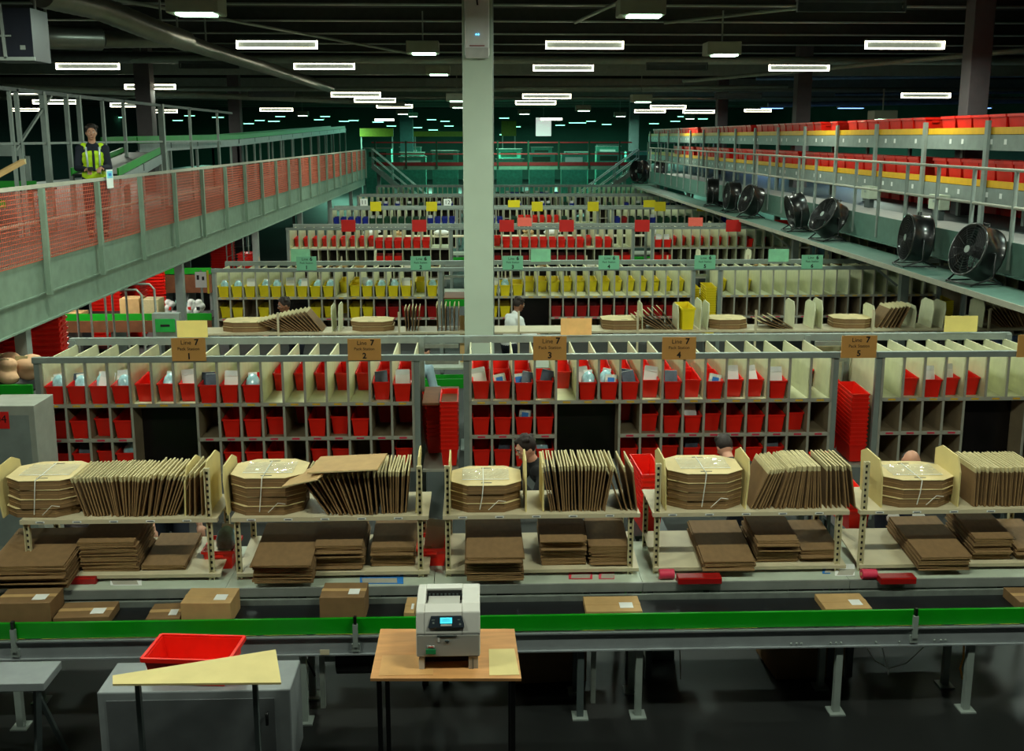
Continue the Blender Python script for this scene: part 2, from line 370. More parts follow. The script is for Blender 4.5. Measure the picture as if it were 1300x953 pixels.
# far small glowing lamps, greenish
FARL = Pool(lambda: (lambda t: (MB().box((0, 0, .08), (1, .5, .12), LAMPBOX).obj('housing', t), MB().box((0, -.1, 0), (.9, .3, .05), TUBEF).obj('lens', t), t)[2])(thing('ceiling_far_lamp', '', '')))
k = 0
for (x, y, w) in [(598-50, 152, 7), (480, 155, 9), (497, 160, 6), (437, 154, 8), (449, 153, 8), (405, 152, 5), (413, 148, 6), (348, 154, 9), (356, 148, 5), (330, 153, 6), (300, 150, 7), (241, 147, 12), (226, 153, 7), (277, 149, 9), (316, 157, 8),
        (101, 146, 8), (95, 157, 8), (70, 151, 7), (152, 149, 8), (565, 154, 6), (570, 160, 7), (640, 150, 8), (648, 156, 7), (655, 161, 6), (711, 159, 6), (728, 156, 5), (738, 156, 6), (750, 154, 6), (770, 158, 5), (857, 154, 6), (866, 148, 5), (892, 151, 5), (902, 150, 10), (830, 157, 5), (543, 170, 6), (1160, 152, 12), (1002, 145, 4), (610+30, 171, 4), (530, 162, 6), (550, 165, 4)]:
    k += 1
    FARL(atz(x, y, 1322/w*.9 if w > 9 else min(104, 1322*.6/w)), (0, 0, 0), 'tiny glowing green lamp far down the hall', 'lamp', 'far small lamps')
for x_, d_ in LATE: p = atz(x_, 138, d_); area(p-Vector((0, 0, .1)), 1.1, .4, 260, (.35, .62, 1))
for (x, y, d, e) in [(700, 160, 95, 2400), (560, 158, 90, 2400), (430, 158, 80, 600), (850, 150, 85, 2000), (1000, 150, 75, 600), (250, 155, 70, 500), (620, 168, 72, 1300), (540, 168, 66, 900), (760, 168, 66, 900), (660, 168, 57, 500)]:
    p = atz(x, y, d); area(Vector((p.x, p.y, 5.6)), 2, 1, e*LP, (.35, 1, .68))
# ------------------------------------------------------------ totes
def shell(mb, w, d, h, t, m, tw=.8, td=.9, low=0, M=None):      # open tapered tub; low = how far the front rim dips
    W, D = w/2, d/2; w2, d2 = W*tw, D*td
    o = [(-w2, -d2, 0), (w2, -d2, 0), (w2, d2, 0), (-w2, d2, 0), (-W, -D, h-low), (W, -D, h-low), (W, D, h), (-W, D, h)]
    i = [(-w2+t, -d2+t, t), (w2-t, -d2+t, t), (w2-t, d2-t, t), (-w2+t, d2-t, t), (-W+t, -D+t, h-low), (W-t, -D+t, h-low), (W-t, D-t, h), (-W+t, D-t, h)]
    fs = [(0, 3, 2, 1), (0, 1, 5, 4), (1, 2, 6, 5), (2, 3, 7, 6), (3, 0, 4, 7), (8, 9, 10, 11), (8, 12, 13, 9), (9, 13, 14, 10), (10, 14, 15, 11), (11, 15, 12, 8), (4, 5, 13, 12), (5, 6, 14, 13), (6, 7, 15, 14), (7, 4, 12, 15)]
    return mb.add(o+i, fs, m, M)
def rim(mb, w, d, h, m, low=0, e=.012, z=.018):
    W, D = w/2+e*.8, d/2+e*.8
    for a, b in (((-W, -D, h-low), (W, -D, h-low)), ((-W, D, h), (W, D, h)), ((-W, -D, h-low), (-W, D, h)), ((W, -D, h-low), (W, D, h))):
        mb.bar(a, b, e*1.6 if a[0] != b[0] else e*1.6, z, m)
    return mb
def tote_proto(m, w=.19, d=.5, h=.235, low=.03, name='picking_tote'):
    def f():
        t = thing(name, '', '')
        b = shell(MB(), w, d, h, .0035, m, low=low); b.obj('tub', t); rim(MB(), w, d, h, m, low, .006).obj('rim', t)
        return t
    return f
TOTES = {'red': Pool(tote_proto(RED)), 'yellow': Pool(tote_proto(YEL)), 'blue': Pool(tote_proto(BLU)), 'dark green': Pool(tote_proto(DGR)), 'dark red': Pool(tote_proto(DRED))}
# things carried in the totes
def c_env():
    t = thing('paper_envelope', '', ''); MB().box((0, 0, .11), (.15, .006, .22), WHITE).obj('envelope_body', t); MB().box((0, -.004, .2), (.14, .003, .05), mat('envelope flap', (210, 214, 214))).obj('flap', t); return t
def c_book():
    t = thing('book', '', ''); MB().box((0, 0, .1), (.13, .022, .19), mat('book cover', (60, 70, 86), .4, var=.4, scale=14)).obj('cover', t); MB().box((0, 0, .196), (.12, .016, .004), WHITE).obj('page_block', t); return t
def c_bag():
    t = thing('plastic_packet', '', ''); m = MB().ball((0, 0, .1), (.075, .03, .1), mat('shiny pale packet', (160, 205, 214), .2, coat=.6, var=.3, scale=20), 6); m.obj('packet_body', t); MB().box((0, 0, .195), (.09, .006, .03), WHITE).obj('seal', t); return t
def c_box():
    t = thing('product_box', '', ''); MB().box((0, 0, .08), (.12, .05, .16), mat('product box print', (196, 200, 190), .5, var=.5, scale=24)).obj('box_body', t); MB().box((0, -.027, .1), (.07, .003, .06), BLUEP).obj('print_patch', t); return t
CONT = {'e': (Pool(c_env), 'white envelope', 'envelope'), 'b': (Pool(c_book), 'dark book', 'book'), 'p': (Pool(c_bag), 'pale shiny packet', 'packet'), 'x': (Pool(c_box), 'printed product box', 'box')}

# ------------------------------------------------------------ sorting racks
PITCH_X = .242; BAYX = {}
def mk_div(d, h, m, t=.016): return MB().box((0, d/2, h/2), (t, d, h), m)
DM = {}
def rack(line, bay, X, Y, zt, n=17, hole=None, depth=1.1, fine=True, rows=(.54, .94, 1.32), lab='', m=CREAM, m2=None):
    t = thing('sorting_rack', lab, 'rack', (X, Y, 0), group=None)
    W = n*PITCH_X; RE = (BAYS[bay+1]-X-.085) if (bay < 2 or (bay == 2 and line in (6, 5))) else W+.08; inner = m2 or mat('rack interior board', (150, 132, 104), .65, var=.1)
    zs = [zt-.06]+[zt-r for r in rows]
    for x in (-.045, W+.045):
        for y in (.03, depth-.03): MB().bb((x-.032, y-.03, 0), (x+.032, y+.03, zt), STEEL).obj('post', t)
    MB().bb((-.08, -.03, zt-.055), (RE, .03, zt+.01), STEEL).obj('front_rail', t)
    MB().bb((-.08, depth-.04, zt-.07), (RE, depth+.04, zt+.015), STEEL).obj('rear_rail', t)
    for r in range(3):
        a, b = zs[r+1], zs[r]
        segs = [(0, W)] if r == 0 or not hole else [(0, hole[0]*PITCH_X), (hole[1]*PITCH_X, W)]
        if r == 0 or True:
            s = MB()
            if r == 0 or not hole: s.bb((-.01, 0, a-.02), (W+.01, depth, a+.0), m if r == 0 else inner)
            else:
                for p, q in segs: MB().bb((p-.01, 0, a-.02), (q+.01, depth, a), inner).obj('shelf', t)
            if s.v: s.obj('shelf', t)
            for p, q in ([(0, W)] if r == 0 or not hole else segs): MB().bb((p-.01, -.012, a-.03), (q+.01, .0, a+.012), SHELFM).obj('shelf_edge', t)
            if fine:
                tg = MB().bb((0, -.0132, a-.019), (W if not (hole and r) else hole[0]*PITCH_X, -.0122, a+.001), SHELFM)
                if hole and r: tg.bb((hole[1]*PITCH_X, -.0132, a-.019), (W, -.0122, a+.001), SHELFM)
                for c in range(n):
                    if hole and r and hole[0] <= c < hole[1]: continue
                    tg.box(((c+.5)*PITCH_X, -.014, a-.009), (.085, .003, .02), (TAGY, TAGR, TAGG)[r])
                tg.obj('label_strip', t)
        key = (round(b-a, 3), r == 0, fine, m.name)
        if key not in DM:
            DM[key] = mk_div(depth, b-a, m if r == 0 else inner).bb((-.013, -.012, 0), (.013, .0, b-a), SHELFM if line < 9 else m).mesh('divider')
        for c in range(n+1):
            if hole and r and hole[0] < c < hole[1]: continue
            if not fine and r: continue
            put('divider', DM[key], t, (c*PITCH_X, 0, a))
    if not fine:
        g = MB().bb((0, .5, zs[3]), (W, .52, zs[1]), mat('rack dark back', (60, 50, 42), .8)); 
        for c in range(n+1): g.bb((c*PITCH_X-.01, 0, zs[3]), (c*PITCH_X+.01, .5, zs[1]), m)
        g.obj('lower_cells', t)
    else:
        bm = MB()
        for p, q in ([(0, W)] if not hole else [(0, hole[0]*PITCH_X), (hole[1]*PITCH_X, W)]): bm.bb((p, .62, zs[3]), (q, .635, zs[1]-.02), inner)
        bm.obj('back_panel', t)
        if hole:
            MB().bb((hole[0]*PITCH_X, .3, zs[3]), (hole[1]*PITCH_X, .33, zs[1]-.03), mat('dark opening panel', (20, 16, 16), .25, var=.5, scale=4)).obj('dark_panel', t)  # dark sheet closing the opening left in the cells
    return t
L7, L6, L5, L4 = 11.44, 19.35, 27.05, 35.2
def xs(Y, px, py=460): return onY(px, py, Y).x
B0 = -.09
BAYS = [B0-4.76, B0, B0+4.70, B0+9.4]
BAYN = ['walkway-side bay', 'middle bay', 'fan-side bay', 'outermost bay']
LN = {7: 'front rack', 6: 'second rack', 5: 'third rack', 4: 'fourth rack', 3: 'fifth rack', 2: 'sixth rack', 1: 'seventh rack'}
ZT = {7: 2.0, 6: 2.0, 5: 2.1, 4: 2.06, 3: 2.05, 2: 2.05, 1: 2.05}
Ys = {7: L7, 6: L6, 5: L5, 4: L4, 3: 43.2, 2: 51.5, 1: 60}
holes = {(7, 0): (4, 7), (7, 1): (4, 7), (7, 2): (4, 7), (6, 0): (4, 7), (6, 1): (3, 6)}
ROWZ = (.54, .94, 1.32); ROWN = ('top', 'middle', 'bottom')
for L in (7, 6, 5, 4, 3, 2):
    for b, X in enumerate(BAYS):
        if (L == 7 and b == 3) or (L == 4 and b == 3) or L < 4 and b == 3: continue
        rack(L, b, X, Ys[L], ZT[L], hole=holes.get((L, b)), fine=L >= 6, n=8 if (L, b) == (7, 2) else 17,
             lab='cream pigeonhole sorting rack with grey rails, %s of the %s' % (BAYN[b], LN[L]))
FARM = MB()
def fill(L, b, row, spec):
    # spec: one token per cell: colour letter + depth digit (0 front, 1 set back, 2 far back) + optional content letters; '.' empty
    cols = {'r': 'red', 'y': 'yellow', 'b': 'blue', 'g': 'dark green', 'd': 'dark red'}
    for c, tk in enumerate(spec.split()):
        if tk == '.': continue
        for part in tk.split('+'):
            col, dep = cols[part[0]], int(part[1]); x = BAYS[b]+(c+.5)*PITCH_X; z = ZT[L]-ROWZ[row]+.002
            y = Ys[L]+(.27, .36, .83)[dep]; wig = rnd.uniform(-.003, .003)
            if L <= 4 or (L == 5 and row == 1):
                M_ = Matrix.Translation((x+wig, y, z)); mm = {'red': RED, 'blue': BLU, 'dark green': DGR, 'dark red': DRED, 'yellow': YEL}[col]; shell(FARM, .2, .44, .235, .006, mm, low=.03, M=M_)
                for ch in part[2:]: FARM.box((x, y-.12, z+.2), (.14, .02, .2), WHITE)
                continue
            where = {0: 'at the front', 1: 'pushed back', 2: 'at the rear'}[dep]
            TOTES[col]((x+wig, y, z), (0, 0, 0), '%s tote %s, %s row, %s cell, %s, %s' % (col, where, ROWN[row], nth(c+1), BAYN[b], LN[L]), 'tote', '%s totes in the %s' % (col, LN[L]))
            for k, ch in enumerate(part[2:]):
                P_, nm, cat = CONT[ch]
                P_((x+wig+(-.035 if k else .03)*(1 if len(part) > 3 else 0), y-.15+.09*k, z+.075), (R(-18+rnd.uniform(-6, 6)), R(rnd.uniform(-14, 14)), R(rnd.uniform(-10, 10))),
                   '%s %s%s tote, %s row, %s cell, %s, %s' % (nm, 'deeper in ' if k else 'in ', col, ROWN[row], nth(c+1), BAYN[b], LN[L]), cat, 'goods in the totes', (1.1, 1.1, 1.22))
fill(7, 0, 0, 'r0px r0pb r0ep r0pe r1 r1p r1e r0bb r0e r0p r2 r2 r2 r2 r2 r1b+r2 r0e+r2'.replace('r0p r2', 'r0p r2', 1))
fill(7, 0, 1, 'r0 r0 r1 r0 . . . . r0 r0 r1 r2 r0 r1 r0 r2 r2')
fill(7, 0, 2, 'r0 r0b r1 r0p . . . . r0 r0 r0 . r1 r1 . r2 r1')
fill(7, 1, 0, 'r1e+r2 r1x+r2 r0bx+r2 r1b r2 r0pe+r2 r0xp+r2 r0bb+r2 r1e+r2 r0b+r2 r1+r2 r0x+r2 r1e r1e r0e r2 r2'.replace('r2 r2', '. r2'))
fill(7, 1, 1, 'r0 r0 r0x r0 . . . r2 r1 r0 r0e r1 r0 r0 r0 r1 .')
fill(7, 1, 2, 'r0 r0b r0 r0p . . . r0 r0 r1 r0b r0 r0 r0 r0b . .')
fill(7, 2, 0, '. r1 r0e r1e r1 . .')
fill(6, 0, 0, 'y0p y0p y0e y1p y0p y1e y0ep y0p y0p y2 y1+y2 y0pe y0p y0pb y0e y2 y0p'.replace('y2 y1', 'y2 y1'))
fill(6, 0, 1, 'y1 y0 . y0 . . . y0 y1 y2 y0 y0 d0 d0 d1 d1 d0')
fill(6, 1, 0, 'y0 y0e y0p y1 y2 y2 y2 y2 y2 y2 y2 y2 y2 y2 y2 y2 y2')
fill(6, 1, 1, 'y0 y0 y0 . . . d0 d0 d0 d0 d1 d0 d0 d0 d0 d0 d0')
fill(6, 2, 0, 'y2 . y2 . . . . . . . . . . . . . .')
fill(5, 0, 0, 'r2 r2 r2 r2 r2 r2 r2 r2 r2 r0 r0 r0 r1 r1 r1 . .')
fill(5, 1, 0, 'r2 r1 r2 r1 r1 r1 r1 r1 r1 r1 r1 r1 r2 r1 r1 . .')
fill(5, 2, 0, 'r0e r0e r2 r2 r2 r2 r2 r2 r2 r2 r1 . r2 . . . .')
fill(5, 0, 1, '. . . . . . . . . r0 r0 r0 . . . . .')
fill(5, 1, 1, '. d0 d0 d0 d0 d0 . d0 d0 d0 d0 d0 . . . r0 r0')
fill(5, 2, 1, 'r0 r0 . . . . . . . . . . . . . . .')
fill(4, 0, 0, 'b0 b0 b0 b1 b0 g0e g0e g1 g0 g0 g0 g0 g0 b0e b0 b0 b1')
fill(4, 1, 0, 'g1 g0 b0e b0 . g0 r2 r2 r2 r2 r2 r2 g0 . . . .')
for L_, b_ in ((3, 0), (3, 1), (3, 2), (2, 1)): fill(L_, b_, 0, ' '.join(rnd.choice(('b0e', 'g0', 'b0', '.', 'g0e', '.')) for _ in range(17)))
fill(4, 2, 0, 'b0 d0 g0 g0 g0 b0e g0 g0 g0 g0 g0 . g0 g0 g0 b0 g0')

tag(FARM.obj('picking_tote'), 'small blue, green and red totes filling the racks far behind the red card signs', 'totes', None, 'stuff')
# fittings in the gaps between bays
def nested(x, Y, z, n, col, lab, grp, dz=.052, rotz=0, tilt=0, step=0):
    for k in range(n):
        TOTES[col]((x+k*step, Y, z+k*dz), (R(tilt), 0, R(rotz)), '%s tote, %s from bottom of %s' % (col, nth(k+1), lab), 'tote', grp)
def gap_shelf(L, b, board, lab):
    X = BAYS[b]+17*PITCH_X+.09; Y = Ys[L]; t = thing('gap_shelf', lab, 'shelf', (X, Y, 0))
    zt = ZT[L]
    if board: MB().bb((.002, .1, zt-.6), (.41, .9, zt-.575), BROWNW).obj('board', t)
    MB().bb((.002, 0, zt-1.36), (.41, .9, zt-1.33), SHELFM).obj('base_shelf', t)
    for k in (.1, .3): MB().bb((.002, .9, zt-k), (.41, .93, zt-k+.05), GALV).obj('rear_slat', t)
gap_shelf(7, 0, 1, 'brown board and pale shelf filling the gap between front rack walkway-side and middle bays')
gap_shelf(7, 1, 0, 'pale low shelf filling the gap between front rack middle and fan-side bays')
gap_shelf(6, 0, 1, 'brown board and shelf in the gap after the second rack walkway-side bay')
gap_shelf(6, 1, 0, 'low shelf in the gap after the second rack middle bay')
x = xs(L7, 569); nested(x, L7+.3, .69, 12, 'red', 'front stack between walkway-side and middle bays', 'nested totes in the rack gap', .05)
x = xs(L7, 548, 550); nested(x-.02, L7+.78, .69, 9, 'red', 'rear stack between walkway-side and middle bays', 'nested totes in the rack gap', .05, 8)
x = xs(L7, 1098); nested(x, L7+.3, .69, 13, 'red', 'the front stack beside the cream panel', 'nested totes by the cream panel', .05)
x = xs(L7, 1078, 550); nested(x+.01, L7+.84, .69, 13, 'red', 'the rear stack beside the cream panel', 'nested totes by the cream panel', .05, -4)
Xg = BAYS[1]+17*PITCH_X+.12
tag(MB().bb((xs(L7, 1076), L7+1.12, 1.2), (xs(L7, 1122), L7+1.15, 1.93), CREAM).obj('cream_panel'), 'tall plain cream panel behind the nested red totes near the fan-side bay', 'panel')
x = xs(L6, 903, 390); nested(x, L6+.3, .67, 17, 'yellow', 'taller yellow stack after second rack middle bay', 'nested yellow totes', .045)
x = xs(L6, 889, 390); nested(x+.005, L6+.84, .67, 15, 'yellow', 'rear yellow stack after second rack middle bay', 'nested yellow totes', .045)
x = xs(L6, 1205, 390); nested(x, L6+.3, .67, 12, 'yellow', 'yellow stack at far end of second rack', 'nested yellow totes', .04)

# signs clipped on the rails
def sign(L, px0, px1, py0, py1, m, lab, txt=None, num=None, back=False, off=0):
    Y = Ys[L]-.045 + (1.1 if back else 0)+off
    a, b = onY(px0, py0, Y), onY(px1, py1, Y); w, h = b.x-a.x, a.z-b.z
    t = thing('hanging_sign', lab, 'sign', ((a.x+b.x)/2, Y, (a.z+b.z)/2))
    MB().box((0, 0, 0), (w, .008, h), m).obj('card', t); MB().bb((-w*.3, .004, -h/2), (-w*.26, .03, -h*.1), SHELFM).bb((w*.26, .004, -h/2), (w*.3, .03, -h*.1), SHELFM).obj('clip', t)
    if txt:
        y = -.0055; s = h
        o = text(txt, s*.27, INK, t, (-w*.07, y, h*.3)); text('7' if L == 7 else '6', s*.36, INK, t, (w*.24, y, h*.31), bold=.003)
        text('Pack Station', s*.19, INK, t, (0, y, h*.03)); text(num, s*.36, INK, t, (0, y, -h*.3), bold=.003)
WN = ['one', 'two', 'three', 'four', 'five', 'six', 'seven', 'eight']
for k, (a, b, c, d) in enumerate([(217, 262, 429, 458), (441, 484, 430, 457), (677, 719, 427, 457), (841, 883, 428, 456), (1069, 1112, 426, 454), (1293, 1336, 425, 453)]):
    sign(7, a, b, c, d, TAN, 'tan card sign for pack station %s on the front rack rail' % WN[k], 'Line', str(k+1))
for k, (a, b, c, d, m, l) in enumerate([(224, 264, 407, 428, LYEL, 'blank pale yellow card behind the first tan sign'), (712, 751, 404, 425, mat('peach card', (240, 190, 120)), 'blank peach card behind the third tan sign'), (1200, 1240, 401, 421, LYEL, 'blank yellow card on the rear rail past the fifth tan sign')]):
    sign(7, a, b, c, d, m, l, back=True)
for k, x in enumerate((376, 521, 638, 760, 882, 1018, 1144)):
    sign(6, x, x+26, 325.5-.4*k, 343-.4*k, MINT, 'mint green card sign for pack station %s on the second rack rail' % WN[k], 'Line', str(k+1))
for x, l in ((369, 'first'), (674, 'middle'), (976, 'last')): sign(6, x, x+25, 316, 332, mat('mint card back', (150, 220, 180)), 'blank mint card, %s of three above the second rack rear rail' % l, back=True)
for k, x in enumerate((433, 523, 634, 710, 806, 922, 984)):
    sign(5, x, x+18.5, 279, 294, SRED, 'small red card sign, %s along the third rack from the walkway' % nth(k+1))
for k, x in enumerate((657, 874)): sign(5, x, x+18, 276, 287, PINK, ('first', 'second')[k]+' coral card above the third rack', back=True)
for k, x in enumerate((470, 541, 675, 746, 831, 885)):
    sign(4, x, x+14, 256, 268, SYEL, 'small yellow card sign, %s along the fourth rack from the walkway' % nth(k+1))
for k, x in enumerate((645, 817)): sign(4, x, x+15, 254, 263, SYEL, ('first', 'second')[k]+' yellow card standing behind the fourth rack signs', back=True)

# ------------------------------------------------------------ packing benches and slotted shelving
BY = {7: 7.95, 6: 15.9, 5: 23.6}
SP = [(37, 268), (303, 534), (569, 800), (833, 1063), (1093, 1325)]
def post_mesh(h):
    m = MB().bb((-.021, -.018, 0), (-.014, .018, h), mat('slotted angle cream', (200, 190, 150), .5, var=.1)).bb((.014, -.018, 0), (.021, .018, h), MATS['slotted angle cream']).bb((-.014, .0, 0), (.014, .012, h), MATS['slotted angle cream'])
    z = .03
    while z < h-.03: m.bb((-.009, -.0015, z), (.009, .002, z+.022), INK); z += .05
    return m.mesh('post')
POSTM = post_mesh(.93)
SHM = mat('shelf cream steel', (196, 184, 152), .5, var=.07)
BENCHW = mat('worn bench top', (176, 186, 168), .45, var=.15, scale=3)
def board(mb, x, y0, y1, z, h, m=PALE, lean=0):       # divider board with a chamfered top corner
    t = .006; pts = [(y0, 0), (y1, 0), (y1, h*.86), (y1-.12, h), (y0+.06, h*.98), (y0, h*.7)]
    vs = [(-t, y, q) for y, q in pts]+[(t, y, q) for y, q in pts]; n = len(pts)
    M = Matrix.Translation((x, 0, z)) @ Matrix.Rotation(R(lean), 4, 'Y')
    mb.add(vs, [tuple(range(n))[::-1], tuple(range(n, 2*n))]+[(i, (i+1) % n, n+(i+1) % n, n+i) for i in range(n)], m, M); return mb
POSTS = post_mesh(.5)
def shelving(x0, x1, Y, boards, lab, full=True, tallp=(1, 0)):
    W = x1-x0; t = thing('packing_shelving', lab, 'shelving', (x0, Y, 0))
    for x, tall in ((.0, tallp[0]), (W, tallp[1])):
        put('post', POSTM if tall else POSTS, t, (x, 0, .905)); put('post', POSTS, t, (x, .56, .905))
    MB().bb((-.04, .02, 1.418), (W+.07, .55, 1.43), SHM).bb((-.04, -.03, 1.396), (W+.07, .02, 1.43), SHM).obj('upper_shelf', t)
    o = MB().bb((-.02, .02, -.012), (W+.07, .57, 0), SHM).bb((-.02, -.03, -.03), (W+.07, .02, 0), SHM).obj('lower_shelf', t, (0, 0, .965)); o.rotation_euler.x = R(8)
    if full:
        for k in range(5): MB().box((.12+k*W*.2, -.0315, 1.413), (.07, .002, .016), WHITE).box((.12+k*W*.2, -.033, 1.413), (.05, .002, .006), INK).obj('shelf_label', t)
    for (bx, h, ln) in boards: board(MB(), bx-x0, .03, .5, 1.431, h, lean=ln).obj('divider_board', t)
    return t
def bench(x0, x1, Y, lab, k=0):
    W = x1-x0; t = thing('packing_bench', lab, 'bench', (x0, Y, 0))
    MB().bb((0, 0, .87), (W, .86, .9), BENCHW).obj('bench_top', t); MB().bb((0, -.02, .83), (W, 0, .902), mat('bench edge strip', (120, 124, 118), .45)).obj('front_edge', t)
    for x in (.08, W-.08):
        for y in (.1, .76): MB().bb((x-.025, y-.025, 0), (x+.025, y+.025, .87), DSTEEL).obj('leg', t)
    MB().bb((.08, .4, .6), (W-.08, .43, .64), DSTEEL).obj('stretcher', t)
    if k >= 0:
        for a, b in ((.06, .3), (.38, .72)): MB().bb((W*a, .05, .56), (W*b, .7, .82), mat('pale bench drawer', (168, 186, 166), .5, var=.1)).obj('drawer_box', t)
        MB().bb((W*.76, .12, .5), (W*.9, .65, .82), BLACK).obj('waste_box', t)
    return t
def bx(px, py=655, Y=7.95): return onY(px, py, Y).x
BRD = {0: [(bx(2), .40, -8), (bx(234), .40, 2), (bx(262), .44, 0)], 1: [(bx(288), .40, -4), (bx(528), .46, 3)], 2: [(bx(571), .42, 0), (bx(668), .42, 0), (bx(690), .4, 0)],
       3: [(bx(846), .42, -2), (bx(947), .42, 4)], 4: [(bx(1120), .40, -2), (bx(1217), .42, 0)]}
for k, (a, b) in enumerate(SP):
    A, B = bx(a, 700), bx(b, 700)
    shelving(A, B, 7.95, BRD[k], 'slotted cream shelving with two shelves on the front bench at pack station '+WN[k], True, [(0, 1), (0, 1), (1, 0), (1, 0), (1, 0)][k])
xa = [bx(-40, 740, 7.78)]+[bx(v, 740, 7.78) for v in (286, 551, 816, 1078)]+[bx(1345, 740, 7.78)]
for k in range(5): bench(xa[k], xa[k+1]-.004, 7.78, 'long pale packing bench with dark legs at front pack station '+WN[k], k)

# flattened cartons standing like pages
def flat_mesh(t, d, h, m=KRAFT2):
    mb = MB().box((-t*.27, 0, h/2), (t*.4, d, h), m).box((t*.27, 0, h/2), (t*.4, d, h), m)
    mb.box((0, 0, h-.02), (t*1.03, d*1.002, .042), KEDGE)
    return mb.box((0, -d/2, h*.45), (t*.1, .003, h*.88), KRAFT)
FM = {}
def fan(st, px0, px1, n, a0, a1, h=.37, Y=8.2, d=.44, name='carton pack', z=1.432, py=650, Yref=7.97, lab=''):
    key = (d, h)
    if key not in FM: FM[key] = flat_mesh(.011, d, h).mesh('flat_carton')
    for i in range(n):
        u = i/max(1, n-1); x = bx(px0+(px1-px0)*u, py, Yref); a = a0+(a1-a0)*u+rnd.uniform(-.6, .6)
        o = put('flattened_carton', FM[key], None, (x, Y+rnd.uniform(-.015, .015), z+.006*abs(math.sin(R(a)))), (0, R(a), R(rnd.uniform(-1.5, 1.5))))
        tag(o, 'brown flattened carton on edge, %s in %s' % (nth(i+1), lab), 'carton', 'flattened cartons standing on the shelves')
S = lambda w, s: '%s at station %s' % (w, WN[s-1])
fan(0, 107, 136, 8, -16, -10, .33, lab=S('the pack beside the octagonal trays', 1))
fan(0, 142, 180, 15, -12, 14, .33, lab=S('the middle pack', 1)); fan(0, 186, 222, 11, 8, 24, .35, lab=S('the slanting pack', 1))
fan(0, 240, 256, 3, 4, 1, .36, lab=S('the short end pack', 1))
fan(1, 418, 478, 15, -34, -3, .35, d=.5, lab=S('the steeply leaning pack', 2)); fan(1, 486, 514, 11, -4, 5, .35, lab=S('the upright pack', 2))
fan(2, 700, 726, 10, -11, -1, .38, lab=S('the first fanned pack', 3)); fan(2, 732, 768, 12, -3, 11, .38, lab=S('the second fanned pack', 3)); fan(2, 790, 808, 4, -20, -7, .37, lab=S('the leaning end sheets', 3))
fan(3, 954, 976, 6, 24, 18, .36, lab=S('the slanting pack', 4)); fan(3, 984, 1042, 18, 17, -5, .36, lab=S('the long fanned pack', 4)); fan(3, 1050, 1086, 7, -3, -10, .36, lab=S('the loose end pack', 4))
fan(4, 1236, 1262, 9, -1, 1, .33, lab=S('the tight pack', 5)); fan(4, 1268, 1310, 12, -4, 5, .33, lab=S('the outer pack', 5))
# loose top sheets
def sheet(name, c, d, rot, lab, m=KRAFT, cat='carton'):
    t = thing(name, lab, cat, c, rot); MB().box((0, 0, 0), d, m).obj('sheet_face', t); MB().box((0, -d[1]/2-.001, 0), (d[0]*.98, .002, d[2]*.6), KEDGE).obj('cut_edge', t); return t
p = onZ(442, 588, 1.82); sheet('flattened_carton', p, (.56, .42, .012), (0, R(-4), R(-6)), 'large pale flattened carton lying on top of the steep pack at station two', KRAFT)
p = onZ(410, 597, 1.79); sheet('flattened_carton', p+Vector((-.12, .0, -.04)), (.3, .4, .01), (0, R(-14), R(-10)), 'second pale flattened carton under the large top sheet at station two', KRAFT)

# octagonal trays
def octo(w, d, c): return [(-w/2+c, -d/2), (w/2-c, -d/2), (w/2, -d/2+c*.8), (w/2, d/2-c*.8), (w/2-c, d/2), (-w/2+c, d/2), (-w/2, d/2-c*.8), (-w/2, -d/2+c*.8)]
def mk_oct():
    t = thing('octagonal_tray', '', ''); MB().prism(octo(.585, .5, .14), 0, .072, KRAFT2).prism(octo(.595, .51, .14), .072, .0755, mat('lit tray top card', (210, 190, 138), .7)).obj('tray_body', t)  # pale top puts the overhead light into the card colour
    s = MB()
    for y in (-.19, .19): s.box((0, y, .0755), (.09, .016, .002), INK)
    s.obj('hand_slot', t)
    g = MB().prism(octo(.589, .504, .14), .034, .036, KRAFT); g.obj('edge_line', t)
    return t
OCT = Pool(mk_oct)
for k, (pc, n, wid, yy) in enumerate([(50, 4, 97, 1), (337, 4, 97, 0), (617, 3, 93, 0), (899, 4, 100, 0), (1172, 3, 100, 1)]):
    x = bx(pc, 650); s = wid/97; z = 1.432
    for i in range(n):
        off = (-.03*(i == 0) if yy else 0)
        OCT((x+off+rnd.uniform(-.012, .012), 8.23+rnd.uniform(-.01, .01), z), (0, 0, R(rnd.uniform(-2, 2))), 'octagonal brown cardboard tray, %s from the bottom of the stack at station %s' % (nth(i+1), WN[k]), 'tray', 'octagonal trays on the front shelving', (s, 1, 1))
        z += .077
    ft = thing('shrink_wrap', 'glossy clear shrink wrap over the octagonal trays at station '+WN[k], 'wrap', (x, 8.24, z))
    f = MB(); n2 = 14; vs = [((-.2+.4*i/n2)*s, -.14+.28*j/8, .004+.006*rnd.random()) for j in range(9) for i in range(n2+1)]
    f.add(vs, [(j*(n2+1)+i, j*(n2+1)+i+1, (j+1)*(n2+1)+i+1, (j+1)*(n2+1)+i) for j in range(8) for i in range(n2)], FILM, smooth=False); f.obj('film', ft)
    MB().bar((-.2*s, -.14, .006), (.2*s, -.14, .006), .006, .003, WHITE).obj('film_edge', ft)
    tag(MB().tube([(x-.05, 8.23-.262, 1.44+.02), (x-.03, 8.23-.265, z-.1), (x-.02, 8.23-.262, z+.004), (x-.02, 8.2, z+.008), (x-.02, 8.4, z+.008)], .004, STRAP, 5).tube([(x+.02, 7.955, 1.46), (x+.1, 7.95, 1.54), (x+.16, 7.955, 1.53)], .003, STRAP, 5).obj('strap'), 'loose white strapping hanging over the octagonal trays at station '+WN[k], 'strap')

